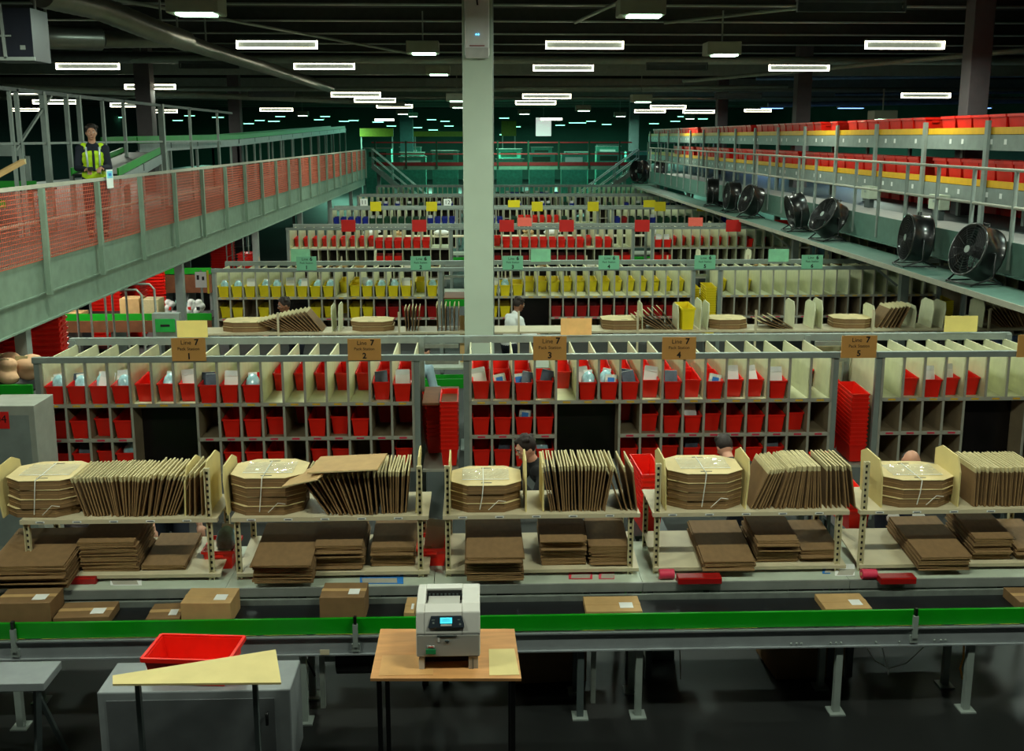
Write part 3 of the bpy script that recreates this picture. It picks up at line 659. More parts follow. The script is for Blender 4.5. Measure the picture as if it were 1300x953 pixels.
# piles of flattened cartons on the lower shelves
def mk_flat():
    t = thing('folded_carton', '', ''); MB().box((0, 0, .006), (1, 1, .0095), KRAFT2).obj('panel', t); MB().box((0, -.5, .0065), (1, .003, .003), KRAFT).obj('fold_line', t)
    return t
FLT = Pool(mk_flat)
TC, TS = math.cos(R(8)), math.sin(R(8))
def pile(st, px0, px1, h, dep, Yf, nm, pyf=722, jit=.012, top=True):
    z = .003; x0, x1 = onY(px0, pyf, Yf).x, onY(px1, pyf, Yf).x; w = x1-x0; n = max(4, round(h/.0125))
    for i in range(n):
        big = rnd.random() < .1
        FLT(((x0+x1)/2+rnd.uniform(-jit, jit), Yf+(dep/2-(.035 if big else 0))*TC-z*TS+rnd.uniform(-jit, jit)*.5, .965+(Yf-7.95)*TS/TC+(dep/2-(.035 if big else 0))*TS+z*TC), (R(8), 0, R(rnd.uniform(-1.2, 1.2))),
            'flat brown carton, %s from the bottom of %s at station %s' % (nth(i+1), nm, WN[st]), 'carton', 'flat cartons piled on the lower shelves', (w, dep, 1))
        z += .0125
    return z
PL = [(0, -12, 84, .2, .6, 7.74, 'the overhanging pile'), (0, 104, 176, .26, .46, 7.98, 'the tall pile'), (0, 181, 236, .04, .52, 7.98, 'the low green-lit pile'),
      (1, 321, 396, .19, .68, 7.76, 'the overhanging pile'), (1, 402, 462, .21, .52, 7.97, 'the middle pile'), (1, 472, 527, .17, .5, 8.0, 'the short pile'),
      (2, 592, 664, .21, .68, 7.76, 'the overhanging pile'), (2, 687, 743, .24, .5, 7.98, 'the middle pile'), (2, 748, 797, .18, .5, 7.98, 'the short pile'),
      (3, 893, 958, .09, .68, 7.86, 'the overhanging pile'), (3, 960, 1012, .2, .52, 7.98, 'the middle pile'), (3, 1015, 1063, .1, .5, 8.0, 'the short pile'),
      (4, 1166, 1230, .13, .68, 7.82, 'the overhanging pile'), (4, 1232, 1280, .2, .52, 7.98, 'the middle pile'), (4, 1288, 1330, .1, .5, 7.98, 'the outer pile')]
for a in PL: pile(*a)
# ------------------------------------------------------------ near belt conveyor
YC = 7.33
t = thing('belt_conveyor', 'long near belt conveyor with green side guard and grey frame in front of the benches', 'conveyor', (0, YC, 0))
X0, X1 = -4.6, 5.2
MB().bb((X0, .02, .775), (X1, .36, .79), BELT).obj('belt', t)
MB().bb((X0, -.012, .725), (X1, .012, .852), GREEN).obj('side_guard', t, bevel=.004)
MB().bb((X0, -.03, .57), (X1, -.012, .724), FRAME).bb((X0, -.05, .712), (X1, -.012, .724), FRAME).bb((X0, -.05, .57), (X1, -.012, .58), FRAME).obj('side_frame', t)
MB().bb((X0, .37, .68), (X1, .40, .83), GALV).obj('rear_rail', t)
for px in (20, 452, 1158):
    x = onY(px, 800, YC).x; MB().bb((x-.018, -.06, .64), (x+.018, -.03, .82), STEEL).bb((x-.03, -.05, .60), (x+.03, -.03, .66), STEEL).box((x, -.04, .85), (.022, .03, .06), BLACK).obj('guard_bracket', t)
for px in (385, 737, 811, 1064, 1230, 20):
    x = onY(px, 850, YC).x
    for y in (.0, .37): MB().bb((x-.025, y-.02, 0), (x+.025, y+.03, .57), STEEL if px != 737 else DSTEEL).bb((x-.06, y-.06, 0), (x+.06, y+.07, .012), STEEL).obj('leg', t)
for px in (408, 754): 
    x = onY(px, 850, YC).x; MB().bb((x-.018, .02, .1), (x+.018, .06, .57), GALV).obj('brace', t)
for px in (1003, 1010, 1016, 1053, 1060, 1066, 1110, 1140, 1184, 1192, 1198): 
    x = onY(px, 810, YC).x; MB().lathe([(.0001, 0), (.009, 0), (.009, .006), (.0001, .006)], STEEL, 10, Matrix.Translation((x, -.032, .6 if px < 1180 else .61)) @ Matrix.Rotation(R(90), 4, 'X')).obj('bolt', t)
x = onY(415, 820, YC).x; MB().box((x-.01, -.0515, .6), (.07, .003, .04), mat('cream rating plate', (190, 180, 150))).obj('rating_plate', t)
t = thing('drive_cabinet', 'grey sheet-metal conveyor drive cabinet standing under the red crate', 'cabinet', (onY(258, 850, 6.9).x, 6.86, 0))
MB().bb((-.66, -.22, .03), (.66, .2, .66), FRAME).obj('casing', t, bevel=.01); MB().bb((-.6, -.226, .1), (.55, -.22, .6), mat('cabinet door grey', (96, 100, 102), .45, .2)).obj('door', t, bevel=.003)
for x in (-.6, .6): MB().bb((x-.03, -.18, 0), (x+.03, .15, .03), BLACK).obj('foot', t)
MB().tube([(.5, -.24, .5), (.5, -.26, .5), (.5, -.26, .42)], .012, BLACK).obj('handle', t)
t = thing('roller_stand', 'low grey steel side table with folded legs at the frame edge by the conveyor', 'stand', (onY(22, 835, 6.9).x, 6.9, 0))
MB().bb((-.5, -.12, .60), (.22, .2, .66), FRAME).obj('top', t, bevel=.005)
for x in (-.4, .12): MB().bar((x, 0, .6), (x-.06, .05, 0), .04, .04, DSTEEL).bar((x-.1, .1, .6), (x+.12, .1, 0), .03, .03, DSTEEL).obj('leg', t)
# red crate, printer, cardboard
def big_tote():
    t = thing('crate', '', ''); shell(MB(), .6, .4, .2, .006, RED, .86, .84).obj('tub', t); rim(MB(), .6, .4, .2, RED, 0, .014, .03).obj('rim', t)
    for x in (-.3, .3): MB().box((x*1.03, 0, .16), (.02, .14, .03), RED).obj('handle', t)
    return t
CRATE = Pool(big_tote)
p = onZ(243, 824, .86)
CRATE((p.x+.02, p.y-.0, .665), (0, 0, R(-5)), 'empty red crate tilted open on the grey cabinet beside the pale board', 'crate', None, (.98, .85, 1))
# pale board on a trestle
pb = [onZ(*q, .98) for q in ((143, 857), (350, 824), (357, 866), (143, 868))]
t = thing('pale_board', 'pale cardboard panel lying on a trestle in front of the red crate', 'board', (pb[0].x, pb[0].y, .98))
mb = MB(); n4 = [(q.x-pb[0].x, q.y-pb[0].y) for q in (pb[3], pb[2], pb[1], pb[0])]; mb.prism(n4, -.012, 0, PALE); mb.obj('panel', t)
MB().prism(n4, -.014, -.0125, KEDGE).obj('underside', t)
for q in ((.15, .02), (.9, .05)): MB().bb((q[0]-.015, q[1]-.02, -.98), (q[0]+.015, q[1]+.02, -.015), DSTEEL).obj('trestle_leg', t)
# printer table
tz = 1.08
q = [onZ(483, 798, tz), onZ(653, 798, tz), onZ(662, 861, tz), onZ(470, 861, tz)]
t = thing('printer_table', 'sheet-topped brown table carrying the printer in front of the conveyor', 'table', (q[3].x, q[3].y, tz))
pol = [(v.x-q[3].x, v.y-q[3].y) for v in (q[3], q[2], q[1], q[0])]
MB().prism(pol, -.018, 0, WOOD).obj('table_top', t)
MB().box((.22, .16, .001), (.34, .26, .002), mat('tape patched cardboard', (200, 150, 92), .5, var=.15)).obj('cardboard_patch', t, None)
MB().prism([(pol[1][0]-.2, .01), (pol[1][0]-.01, .01), (pol[2][0]-.01, pol[2][1]*.55), (pol[1][0]-.2, pol[2][1]*.55)], .0005, .003, PALE).obj('pale_sheet', t)
for a in (.05, pol[1][0]-.05):
    for b in (.05, pol[2][1]-.05): MB().bb((a-.015, b-.015, -tz), (a+.015, b+.015, -.018), BLACK).obj('leg', t)
def printer():
    pc = onZ(569.5, 849, tz); t = thing('laser_printer', 'boxy light grey laser printer with lit cyan screen on the brown table', 'printer', (pc.x, pc.y, tz))
    w = .405; W = w/2; G2 = mat('printer darker grey', (176, 174, 166), .45, var=.03)  # slightly darker grey for the door, output tray and one base side
    # base tray legs
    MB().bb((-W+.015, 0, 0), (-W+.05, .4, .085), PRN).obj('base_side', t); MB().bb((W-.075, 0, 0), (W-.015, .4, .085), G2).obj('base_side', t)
    MB().bb((-W+.05, .1, 0), (W-.07, .38, .085), BLACK).obj('tray_cavity', t)
    MB().bb((-W+.03, .02, .0), (-W+.04, .03, .088), DSTEEL).bb((W-.05, -.004, .0), (W-.044, .0, .07), DSTEEL).obj('tray_guide', t)
    # front door, body
    side = [(0, .09), (.4, .09), (.4, .40), (.30, .415), (.1, .40), (.03, .375), (.0, .25)]
    def ext(x0, x1, poly, m, mb=None):
        mb = mb or MB(); n = len(poly); vs = [(x0, a, b) for a, b in poly]+[(x1, a, b) for a, b in poly]
        return mb.add(vs, [tuple(range(n)), tuple(range(n, 2*n))[::-1]]+[(i, n+i, n+(i+1) % n, (i+1) % n) for i in range(n)], m)
    # body with recessed output bin: two side cheeks + rear + front
    ext(-W, -W+.055, side, PRN).obj('side_cheek', t, bevel=.008); ext(W-.115, W, side, PRN).obj('side_cheek', t, bevel=.008)
    low = [(0.0, .09), (.4, .09), (.4, .40), (.30, .412), (.29, .33), (.13, .375), (.10, .40), (.03, .375), (.0, .25)]
    ext(-W+.055, W-.115, low, PRN).obj('body_shell', t)
    MB().bb((-W+.06, .285, .335), (W-.12, .289, .405), INK).obj('exit_slot', t)
    g = MB()
    for k in range(9): g.box((-W+.075+k*.026, .282, .375), (.012, .01, .018), DSTEEL)
    g.obj('roller_grille', t)
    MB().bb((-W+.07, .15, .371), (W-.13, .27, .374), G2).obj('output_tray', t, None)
    # front panel seam, door
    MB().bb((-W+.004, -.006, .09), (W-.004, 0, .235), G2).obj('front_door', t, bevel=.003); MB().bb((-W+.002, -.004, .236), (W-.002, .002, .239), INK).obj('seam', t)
    MB().bb((-.07, -.009, .226), (.055, -.004, .234), DSTEEL).obj('door_handle', t)
    # control panel on the slope
    n = Vector((0, .03, .125)).normalized(); ang = math.atan2(.125, .03)
    M = Matrix.Translation((-.012, .017, .322)) @ Matrix.Rotation(ang, 4, 'X')
    cp = MB().prism([(-.115, -.04), (.115, -.04), (.112, -.015), (.095, .032), (-.095, .032), (-.108, -.015)], 0, .012, mat('panel dark grey', (50, 58, 66), .35), M); cp.obj('control_panel', t)
    s = MB(); s.box((0, .004, .0135), (.075, .036, .003), SCREEN, None); [0]
    o = put('screen', s.mesh('screen'), t); o.matrix_local = M
    o = put('key_pad', MB().box((0, -.025, .013), (.07, .01, .004), PRN).box((-.082, .008, .0125), (.02, .004, .002), STEEL).box((-.08, -.01, .0125), (.012, .012, .002), STEEL).box((.08, .008, .0125), (.016, .004, .002), STEEL).box((.088, -.02, .0125), (.012, .012, .002), STEEL).mesh('key_pad'), t); o.matrix_local = M
    MB().box((0, .012, .0155), (.045, .003, .001), TEALM).box((0, .002, .0155), (.055, .003, .001), TEALM).obj('screen_text', o)
    for k in (-1, 1): pass
    MB().lathe([(.0001, 0), (.014, 0), (.014, .003), (.0001, .003)], DSTEEL, 16, Matrix.Translation((-.008, -.007, .195)) @ Matrix.Rotation(R(90), 4, 'X') @ Matrix.Diagonal((1, .75, 1, 1))).obj('maker_badge', t)
    MB().box((-.11, -.0085, .125), (.062, .006, .03), mat('green sticker', (30, 150, 90), .5)).obj('green_sticker', t)
    MB().box((-.11, -.0075, .158), (.045, .003, .014), WHITE).obj('white_sticker', t); MB().box((-.11, -.0092, .158), (.034, .001, .006), SRED).obj('sticker_print', t)
    MB().box((-.06, -.0075, .205), (.012, .003, .03), WHITE).obj('barcode_label', t)
    return t
printer()
# cartons riding the belt
def carton(name, c, d, lab, rz=0, m=KRAFT2, lbl=True, cat='carton', grp=None, tape=True):
    t = thing(name, lab, cat, c, (0, 0, R(rz)), grp); MB().bb((-d[0]/2, -d[1]/2, 0), (d[0]/2, d[1]/2, d[2]), m).obj('carton_body', t, bevel=.004)
    if tape: MB().bb((-d[0]/2-.001, -.024, d[2]), (d[0]/2+.001, .024, d[2]+.0015), KRAFT).obj('packing_tape', t)
    if lbl:
        MB().bb((d[0]*.12, -d[1]*.3, d[2]+.0005), (d[0]*.36, d[1]*.05, d[2]+.003), WHITE).obj('address_label', t)
    return t
for k, (x0, x1, h, m, lab) in enumerate([(4, 74, .19, KRAFT2, 'brown parcel on the near belt, closest to the frame edge'), (76, 145, .07, KRAFT2, 'flat brown parcel on the near belt next to the taller edge parcel'), (191, 233, .05, KRAFT2, 'small flat parcel on the near belt beside the tall open-topped one'),
        (237, 300, .17, KRAFT, 'tan parcel with taped top on the near belt below the first bench'), (410, 466, .2, KRAFT2, 'square brown parcel with green-lit top on the belt beside the printer'), (742, 812, .055, KRAFT, 'flat tan parcel with yellow side on the belt behind the printer'),
        (1040, 1098, .05, KRAFT, 'flat tan parcel on the belt under pack station four'), (1282, 1340, .08, KRAFT2, 'brown parcel on the belt at the far frame edge'), (515, 528, .07, KRAFT, 'small parcel end peeping out behind the printer')]):
    Yc = YC+.19; a, b = onY(x0, 780, Yc).x, onY(x1, 780, Yc).x
    carton('parcel', ((a+b)/2, Yc, .79), (b-a, .27, h), lab, rnd.uniform(-3, 3), m)
# things on the benches
def box3(name, px0, px1, py, z, d, h, m, lab, cat, trim=None, Y=None):
    p0, p1 = onZ(px0, py, z), onZ(px1, py, z); t = thing(name, lab, cat, ((p0.x+p1.x)/2, p0.y, z)); w = p1.x-p0.x
    MB().bb((-w/2, 0, 0), (w/2, d, h), m).obj('body', t, bevel=.004); MB().bb((-w/2+.005, -.001, h*.82), (w/2-.005, 0, h*.9), trim or m).obj('lid_line', t); return t
for k, (a, b, lab) in enumerate([(84, 121, 'dark red low box under the first lower shelf'), (861, 917, 'dark red low box under the lower shelf at station four'), (1118, 1164, 'dark red low box under the lower shelf at station five')]):
    box3('supply_box', a, b, 742, .902, .1, .055, DRED, lab, 'box', RED)
def paper(px0, px1, py0, py1, z, m, lab, name='paper_sheet', cat='paper'):
    q = [onZ(px0, py1, z), onZ(px1, py1, z), onZ(px1, py0, z), onZ(px0, py0, z)]
    t = thing(name, lab, cat, (q[0].x, q[0].y, z)); MB().prism([(v.x-q[0].x, v.y-q[0].y) for v in q], 0, .003, m).obj('page', t); MB().prism([((v.x-q[0].x)*.8+.02, (v.y-q[0].y)*.5+.01) for v in q], .003, .004, SHELFM).obj('print_block', t)
paper(140, 180, 731, 743, .902, WHITE, 'white sheet lying on the bench below the low pile at station one'); paper(457, 512, 729, 741, .902, BLUEP, 'blue edged leaflet on the bench at station two')
paper(462, 508, 722, 731, .904, WHITE, 'white padded mailer on the bench at station two'); paper(722, 752, 725, 735, .902, mat('red print', (210, 50, 70)), 'red printed sheet on the bench at station three, beside a paler one'); paper(760, 780, 724, 735, .902, mat('pink print', (220, 80, 100)), 'pink printed sheet with figures on the bench at station three')
paper(1060, 1085, 716, 731, .903, WHITE, 'white leaflet by the shelving foot at station four'); paper(1044, 1054, 718, 728, .903, BLUEP, 'blue slip on the bench by the shelving foot at station four')
for a, b, lab in ((838, 858, 'pink roll lying beside the dark red box at station four'), (1096, 1112, 'pink roll beside the dark red box at station five')):
    p = onZ(a, 738, .902); t = thing('tape_roll', lab, 'roll', (p.x, p.y+.05, .945)); MB().tube([(0, 0, 0), (.12, 0, 0)], .04, mat('pink roll', (210, 50, 80)), 14).obj('film', t); MB().tube([(-.004, 0, 0), (.124, 0, 0)], .015, KRAFT, 10).obj('core', t)
# red totes standing on the benches behind the shelves
def stand_tote(px, py, z, lab, rx=0, rz=0, s=(1, 1, 1), Y=None):
    p = onZ(px, py, z); CRATE((p.x, p.y, z+.002), (R(rx), 0, R(rz)), lab, 'crate', None, s); return p
def bench_crate(px, Y, lab, s=.55, rz=90, rx=0, z=.902): CRATE((bx(px, 700, Y), Y, z), (R(rx), 0, R(rz)), lab, 'crate', None, (s, s*1.1, s*1.4))
bench_crate(549, 8.3, 'red crate holding a white booklet between stations two and three'); bench_crate(283, 8.3, 'red crate holding a pale packet between stations one and two')
bench_crate(1022, 8.98, 'red crate behind the short pile at station four', z=1.14); bench_crate(1275, 8.98, 'red crate with papers behind the outer pile at station five', .6, z=1.14)
for px, ch, lab in ((550, 'e', 'white booklet standing in the crate between stations two and three'), (284, 'p', 'pale shiny packet in the crate between stations one and two'), (1283, 'e', 'white card in the crate behind the outer pile')):
    CONT[ch][0]((bx(px, 700, 8.3 if px < 1000 else 8.9), 8.3 if px < 1000 else 8.9, .97 if px < 1000 else 1.2), (R(-14), R(8), 0), lab, CONT[ch][2], None)
def packstand(px, Y, lab, h=.87):
    x = bx(px, 650, Y); t = thing('tote_stand', lab, 'stand', (x, Y, 0)); MB().bb((-.16, -.3, h-.03), (.16, .3, h), DSTEEL).obj('top', t)
    for a in (-.13, .13):
        for b in (-.26, .26): MB().bb((a-.015, b-.015, 0), (a+.015, b+.015, h-.03), DSTEEL).obj('leg', t)
packstand(1022, 8.98, 'dark steel stand under the red crate behind the short pile at station four', 1.138); packstand(1275, 8.98, 'dark steel stand under the paper-filled red crate behind the outer pile', 1.138)
packstand(822, 9.14, 'dark steel stand under the leaning red totes between stations three and four'); packstand(1078, 9.1, 'dark steel stand under the red totes by station five'); packstand(1046, 9.8, 'dark steel stand under the red totes behind station four')
nested(bx(822, 650, 9.14)-.02, 9.14, .872, 8, 'red', 'stack between stations three and four', 'nested totes behind the benches', .05, 4)
nested(bx(1078, 650, 9.1), 9.1, .872, 3, 'red', 'stack beside the station five shelving', 'nested totes behind the benches', .05)
nested(bx(1046, 650, 9.8), 9.8, .872, 4, 'red', 'stack behind station four shelving', 'nested totes behind the benches', .05)
# under the conveyor
def cable(pts, lab, m=BLACK, r=.006): tag(MB().tube([onY(x, y, 7.6) for x, y in pts], r, m, 6).obj('cable'), lab, 'cable')
cable([(1098, 818), (1110, 838), (1128, 848), (1150, 842), (1172, 822), (1176, 815)], 'thin pale cable looping below the conveyor near station five', SHELFM, .005)
cable([(1120, 822), (1124, 838), (1128, 856)], 'short white cable end hanging below the conveyor', WHITE, .006)
cable([(1224, 815), (1223, 835), (1219, 848), (1222, 862)], 'orange cord knotted around the conveyor leg', mat('orange cord', (220, 140, 30)), .008)
cable([(863, 818), (864, 862)], 'straight pale cable hanging under the conveyor middle', SHELFM, .005)
cable([(380, 822), (392, 842), (400, 858)], 'dark cable hanging beside the drive cabinet', DARK, .008)
t = thing('drive_motor', 'round dark drive motor hanging under the conveyor by the printer table', 'motor', (onY(462, 845, 7.5).x, 7.5, .46))
MB().tube([(-.2, 0, 0), (.2, 0, 0)], .14, BLACK, 18).obj('motor_body', t); MB().tube([(-.3, 0, .0), (-.2, 0, 0)], .05, GALV, 12).obj('shaft_end', t); MB().bb((-.1, -.05, .12), (.1, .05, .13), DSTEEL).obj('mount', t)
for a, b, y, m, lab in ((648, 740, 8.0, KRAFT2, 'low brown carton on the floor beside the printer table'), (975, 1062, 8.0, KRAFT2, 'large brown carton on the floor under the conveyor at station four'), (0, 0, 0, 0, 0)):
    if y: xa_, xb_ = onY(a, 850, y).x, onY(b, 850, y).x; carton('floor_carton', ((xa_+xb_)/2, y+.1, 0), (xb_-xa_, .5, .32 if a < 900 else .42), lab, 4, m, False)
for a, b, lab in ((820, 856, 'grey pedestal box on the floor under the conveyor'), ):
    p0, p1 = onY(a, 830, 8.2).x, onY(b, 830, 8.2).x; t = thing('pedestal_box', lab, 'box', ((p0+p1)/2, 8.2, 0)); MB().bb((-(p1-p0)/2, 0, 0), ((p1-p0)/2, .3, .6), STEEL).obj('body', t); MB().bb((-.1, -.004, .1), (.1, 0, .5), DSTEEL).obj('door', t)
t = thing('floor_conveyor', 'low green-sided conveyor running on the floor behind the benches', 'conveyor', (0, 9.0, 0))
MB().bb((-4.9, 0, .2), (6.4, .03, .42), LGREEN).obj('side_guard', t); MB().bb((-4.9, .03, .24), (6.4, .3, .27), BELT).obj('belt', t)
for k in range(8): MB().bb((-4.7+k*1.5, .02, 0), (-4.62+k*1.5, .3, .2), STEEL).obj('leg', t)
struct(MB().bb((-4.9, 8.72, 0), (6.4, 8.82, .003), mat('yellow floor tape', (190, 200, 30), .5)), 'floor_line')

# ------------------------------------------------------------ walkway behind the orange mesh fence
XF = -5.3; ZD = 2.82; LY0, LY1 = 6.5, 50
t = thing('mesh_fence_walkway', 'raised steel walkway with grey green edge beam, running back behind the orange mesh fence', 'walkway', (XF, 0, 0))
GG = mat('grey green beam', (120, 142, 124), .5, .1, var=.12)
MB().bb((-3.6, LY0, ZD-.04), (-.02, LY1, ZD), mat('walkway deck', (92, 96, 90), .6, var=.15)).obj('deck', t)
MB().bb((-.02, LY0, ZD-.62), (.0, LY1, ZD-.3), GG).bb((-.12, LY0, ZD-.64), (.03, LY1, ZD-.62), GG).bb((-.12, LY0, ZD-.3), (.03, LY1, ZD-.28), GG).obj('edge_beam', t)
MB().bb((-.01, LY0, ZD-.28), (.015, LY1, ZD+.14), GG).obj('kick_plate', t)
for k, Y in enumerate([12.3, 18.9, 25.5, 32, 38.5, 45]): MB().bb((-.16, Y-.07, 0), (-.02, Y+.07, ZD-.64), STEEL).bb((-.22, Y-.12, 0), (.04, Y+.12, .02), STEEL).obj('support_column', t)
pmn = MB().bb((.06, -.035, -.3), (.12, .035, .98), GG).mesh('fence_post'); Y = 7.2; k = 0
while Y < LY1: put('fence_post', pmn, t, (.0, Y, ZD)); Y += 1.85
MB().bar((.02, LY0, ZD+1.0), (.02, LY1, ZD+1.0), .045, .045, SHELFM).obj('top_rail', t); MB().bar((.02, LY0, ZD+.58), (.02, LY1, ZD+.58), .035, .035, SHELFM).obj('middle_rail', t)
def net(y0, y1, cell, w):
    m = MB(); z0, z1 = ZD+.13, ZD+.97; w *= .55
    n = int((y1-y0)/cell)
    for i in range(n+1):
        y = y0+i*cell; m.add([(-.002, y-w, z0), (-.002, y+w, z0), (-.002, y+w, z1), (-.002, y-w, z1)], [(0, 1, 2, 3)], ORNET)
    for j in range(int((z1-z0)/.05)+1):
        z = z0+j*.05; m.add([(.0, y0, z-w), (.0, y1, z-w), (.0, y1, z+w), (.0, y0, z+w)], [(0, 1, 2, 3)], ORNET)
    o = m.obj('safety_net', None); o.location = (XF+.05, 0, 0); s = o.modifiers.new('s', 'SOLIDIFY'); s.thickness = .004; return o
tag(net(LY0, 22, .045, .0075), 'orange plastic safety netting tied to the nearer half of the walkway railing', 'netting')
tag(net(22, LY1, .09, .02), 'orange plastic safety netting on the far half of the walkway railing', 'netting')
p = onX(139, 227, XF+.07); t = thing('notice_card', 'small blue and white notice hanging on the orange net near the worker', 'notice', (XF+.075, p.y, p.z))
MB().box((0, 0, 0), (.006, .26, .26), WHITE).obj('card', t); MB().box((.004, .0, .06), (.003, .22, .1), mat('pale cyan notice', (120, 205, 225))).obj('heading_band', t); MB().box((.006, 0, .06), (.002, .12, .04), BLUEP).obj('emblem', t)
# tall cage posts beyond the deck
t = thing('cage_frame', 'tall grey steel frame of square posts and rails along the deck behind the worker', 'frame', (0, 0, 0))
XP = -7.3
Yp = [atz(px, 150, 1).x for px in ()]
for px, tp, w in ((11, 117, .05), (20, 117, .06), (53, 116, .085), (60, 165, .05), (83, 118, .07), (99, 120, .075), (129, 124, .06), (156, 130, .06), (204, 136, .12), (240, 137, .06), (275, 137, .06)):
    r_ = onX(px, tp, XP); Yq = r_.y
    MB().bb((XP-w/2, Yq-w/2, ZD+.003), (XP+w/2, Yq+w/2, 5.15), STEEL).obj('post', t)
MB().bar((XP, 12, 5.15), (XP, 32, 5.1), .06, .06, DSTEEL).obj('top_rail', t); MB().bar((XP, 12, 4.3), (XP, 32, 4.3), .04, .04, STEEL).obj('middle_rail', t)
MB().bar((XP, 17, 4.2), (XP, 18.6, 5.1), .04, .04, STEEL).obj('brace', t)
# dark grey service cabinet hanging top at the frame edge
a = atz(26, 46, 12.5); t = thing('hanging_cabinet', 'dark navy cabinet hung in a grey frame under the roof at the frame edge', 'cabinet', a)
MB().box((-.02, 0, 0), (.52, .5, .6), mat('navy cabinet', (16, 22, 34), .4)).obj('cabinet_body', t)
MB().bar((-.35, -.27, -.28), (.26, -.27, -.28), .03, .04, STEEL).bar((-.1, -.27, .35), (-.08, -.27, -.28), .03, .03, STEEL).bar((-.4, -.27, -.02), (.0, -.27, -.02), .02, .02, STEEL).obj('front_frame', t); MB().bar((.2, 0, .3), (.2, 0, 7.3-a.z), .02, .02, STEEL).obj('hanger', t)
MB().box((.12, -.252, -.15), (.06, .004, .05), STEEL).obj('emblem', t)
# raised green conveyors behind the worker
def gconv(pts, h0, lab, w=.7, gr=GREEN, name='raised_conveyor', flip=1, zd=None):
    t = thing(name, lab, 'conveyor', pts[0]); o = Vector(pts[0])
    for i, (a, b) in enumerate(zip(pts, pts[1:])):
        a, b = Vector(a)-o, Vector(b)-o
        MB().bar(a+Vector((0, 0, .05)), b+Vector((0, 0, .05)), .03, .14, gr).obj('near_guard', t); MB().bar(a+Vector((-w*flip, 0, .05)), b+Vector((-w*flip, 0, .05)), .03, .14, gr).obj('far_guard', t)
        MB().bar(a+Vector((-w/2*flip, 0, 0)), b+Vector((-w/2*flip, 0, 0)), w-.05, .03, BELT).obj('belt', t)
        MB().bar(a+Vector((.02*flip, 0, -.13)), b+Vector((.02*flip, 0, -.13)), .03, .2, FRAME).obj('side_frame', t)
        L = (b-a).length; n = max(1, int(L/2.2))
        for k in range(n+1):
            q = a.lerp(b, k/n) if n else a; s = MB()
            for dx in (.0, -w*flip): s.bb((q.x+dx-.03, q.y-.03, -o.z+.003+(h0 if zd is None else zd)), (q.x+dx+.03, q.y+.03, q.z-.23), STEEL)
            if -o.z+(h0 if zd is None else zd) < q.z-.25: s.obj('support', t)
            MB().bb((q.x+.036*flip-.004, q.y-.04, q.z-.16), (q.x+.036*flip+.004, q.y+.04, q.z-.02), BLACK).obj('bracket', t)
    return t
gconv([Vector((-7.6, 24, 4.28)), Vector((-7.6, 34, 4.36)), Vector((-7.4, 60, 4.9))], ZD, 'long raised green-sided conveyor running back level beyond the grey column', .8)
t = gconv([atz(150, 222, 18.2)+Vector((.0, 0, 0)), atz(203, 194, 23.0)], ZD, 'short green inclined conveyor climbing behind the worker towards the level one', .8)
t = thing('cross_conveyor', 'grey and green cross conveyor behind the tall posts at the frame edge', 'conveyor', (-12, 18.5, 0))
MB().bb((0, 0, 4.08), (4.2, .04, 4.3), STEEL).obj('side_frame', t); MB().bb((0, -.6, 3.55), (4.6, -.56, 3.68), GREEN).obj('lower_guard', t); MB().bb((0, -.56, 3.5), (4.6, .3, 3.53), BELT).obj('belt', t); MB().bb((0, -1.6, 3.3), (4.5, -1.55, 3.42), LGREEN).obj('near_guard', t)
for k in range(4): MB().bb((.3+k*1.3, 0, ZD), (.37+k*1.3, .06, 4.08), STEEL).obj('leg', t)
t = bpy.data.objects.new('mezzanine_floor', None); C.objects.link(t); t['kind'] = 'structure'; MB().bb((-16, 11, ZD-.06), (-8.95, 62, ZD-.02), DSTEEL).obj('deck_plate', t)
for Y in (14, 24, 34, 44, 54):
    for x in (-9.4, -13): MB().bb((x-.08, Y-.08, 0), (x+.08, Y+.08, ZD-.06), STEEL).obj('support_column', t)
p = atz(10, 216, 14.0); q_ = atz(29, 205, 14.3)
t = thing('timber_batten', 'sawn timber batten sticking up behind the orange fence at the frame edge', 'batten', p); MB().bar((-.25, -.1, -.14), q_-p, .09, .06, KRAFT).obj('plank', t); MB().box(tuple(q_-p), (.07, .05, .07), KEDGE).obj('end_grain', t)
carton('carton', (-7.9, 16.5, 3.35), (.2, .3, .22), 'brown carton on the green belt beside the worker', 10)

# ------------------------------------------------------------ fan-side walkway and red crate conveyors
XR = 7.55; ZR = 2.84
t = thing('fan_side_walkway', 'raised grey walkway with pale tube railing carrying the row of black fans', 'walkway', (XR, 0, 0))
Y0, Y1 = 9, 46
TG = mat('teal grey beam', (92, 124, 112), .5, .1, var=.12)
MB().bb((.02, Y0, ZR-.05), (1.38, Y1, ZR), mat('pale walkway deck', (150, 148, 146), .6, var=.1)).obj('deck', t)
MB().bb((0, Y0, ZR-.36), (.02, Y1, ZR+.1), TG).bb((-.06, Y0, ZR-.38), (.1, Y1, ZR-.36), TG).obj('edge_beam', t)
MB().bb((-.72, Y0, ZR-.55), (-.02, Y1, ZR-.52), TG).bb((-.74, Y0, ZR-.6), (-.72, Y1, ZR-.52), SHELFM).obj('fan_ledge', t)
pmn = MB().tube([(0, 0, -.3), (0, 0, 1.1)], .034, STEEL, 8).mesh('railing_post'); Y = 9.5
while Y < Y1: put('railing_post', pmn, t, (.0, Y, ZR)); Y += 1.25
for z, nm in ((1.1, 'top_rail'), (.58, 'middle_rail')): MB().tube([(0, Y0, ZR+z), (0, Y1, ZR+z)], .024, SHELFM, 8).obj(nm, t)
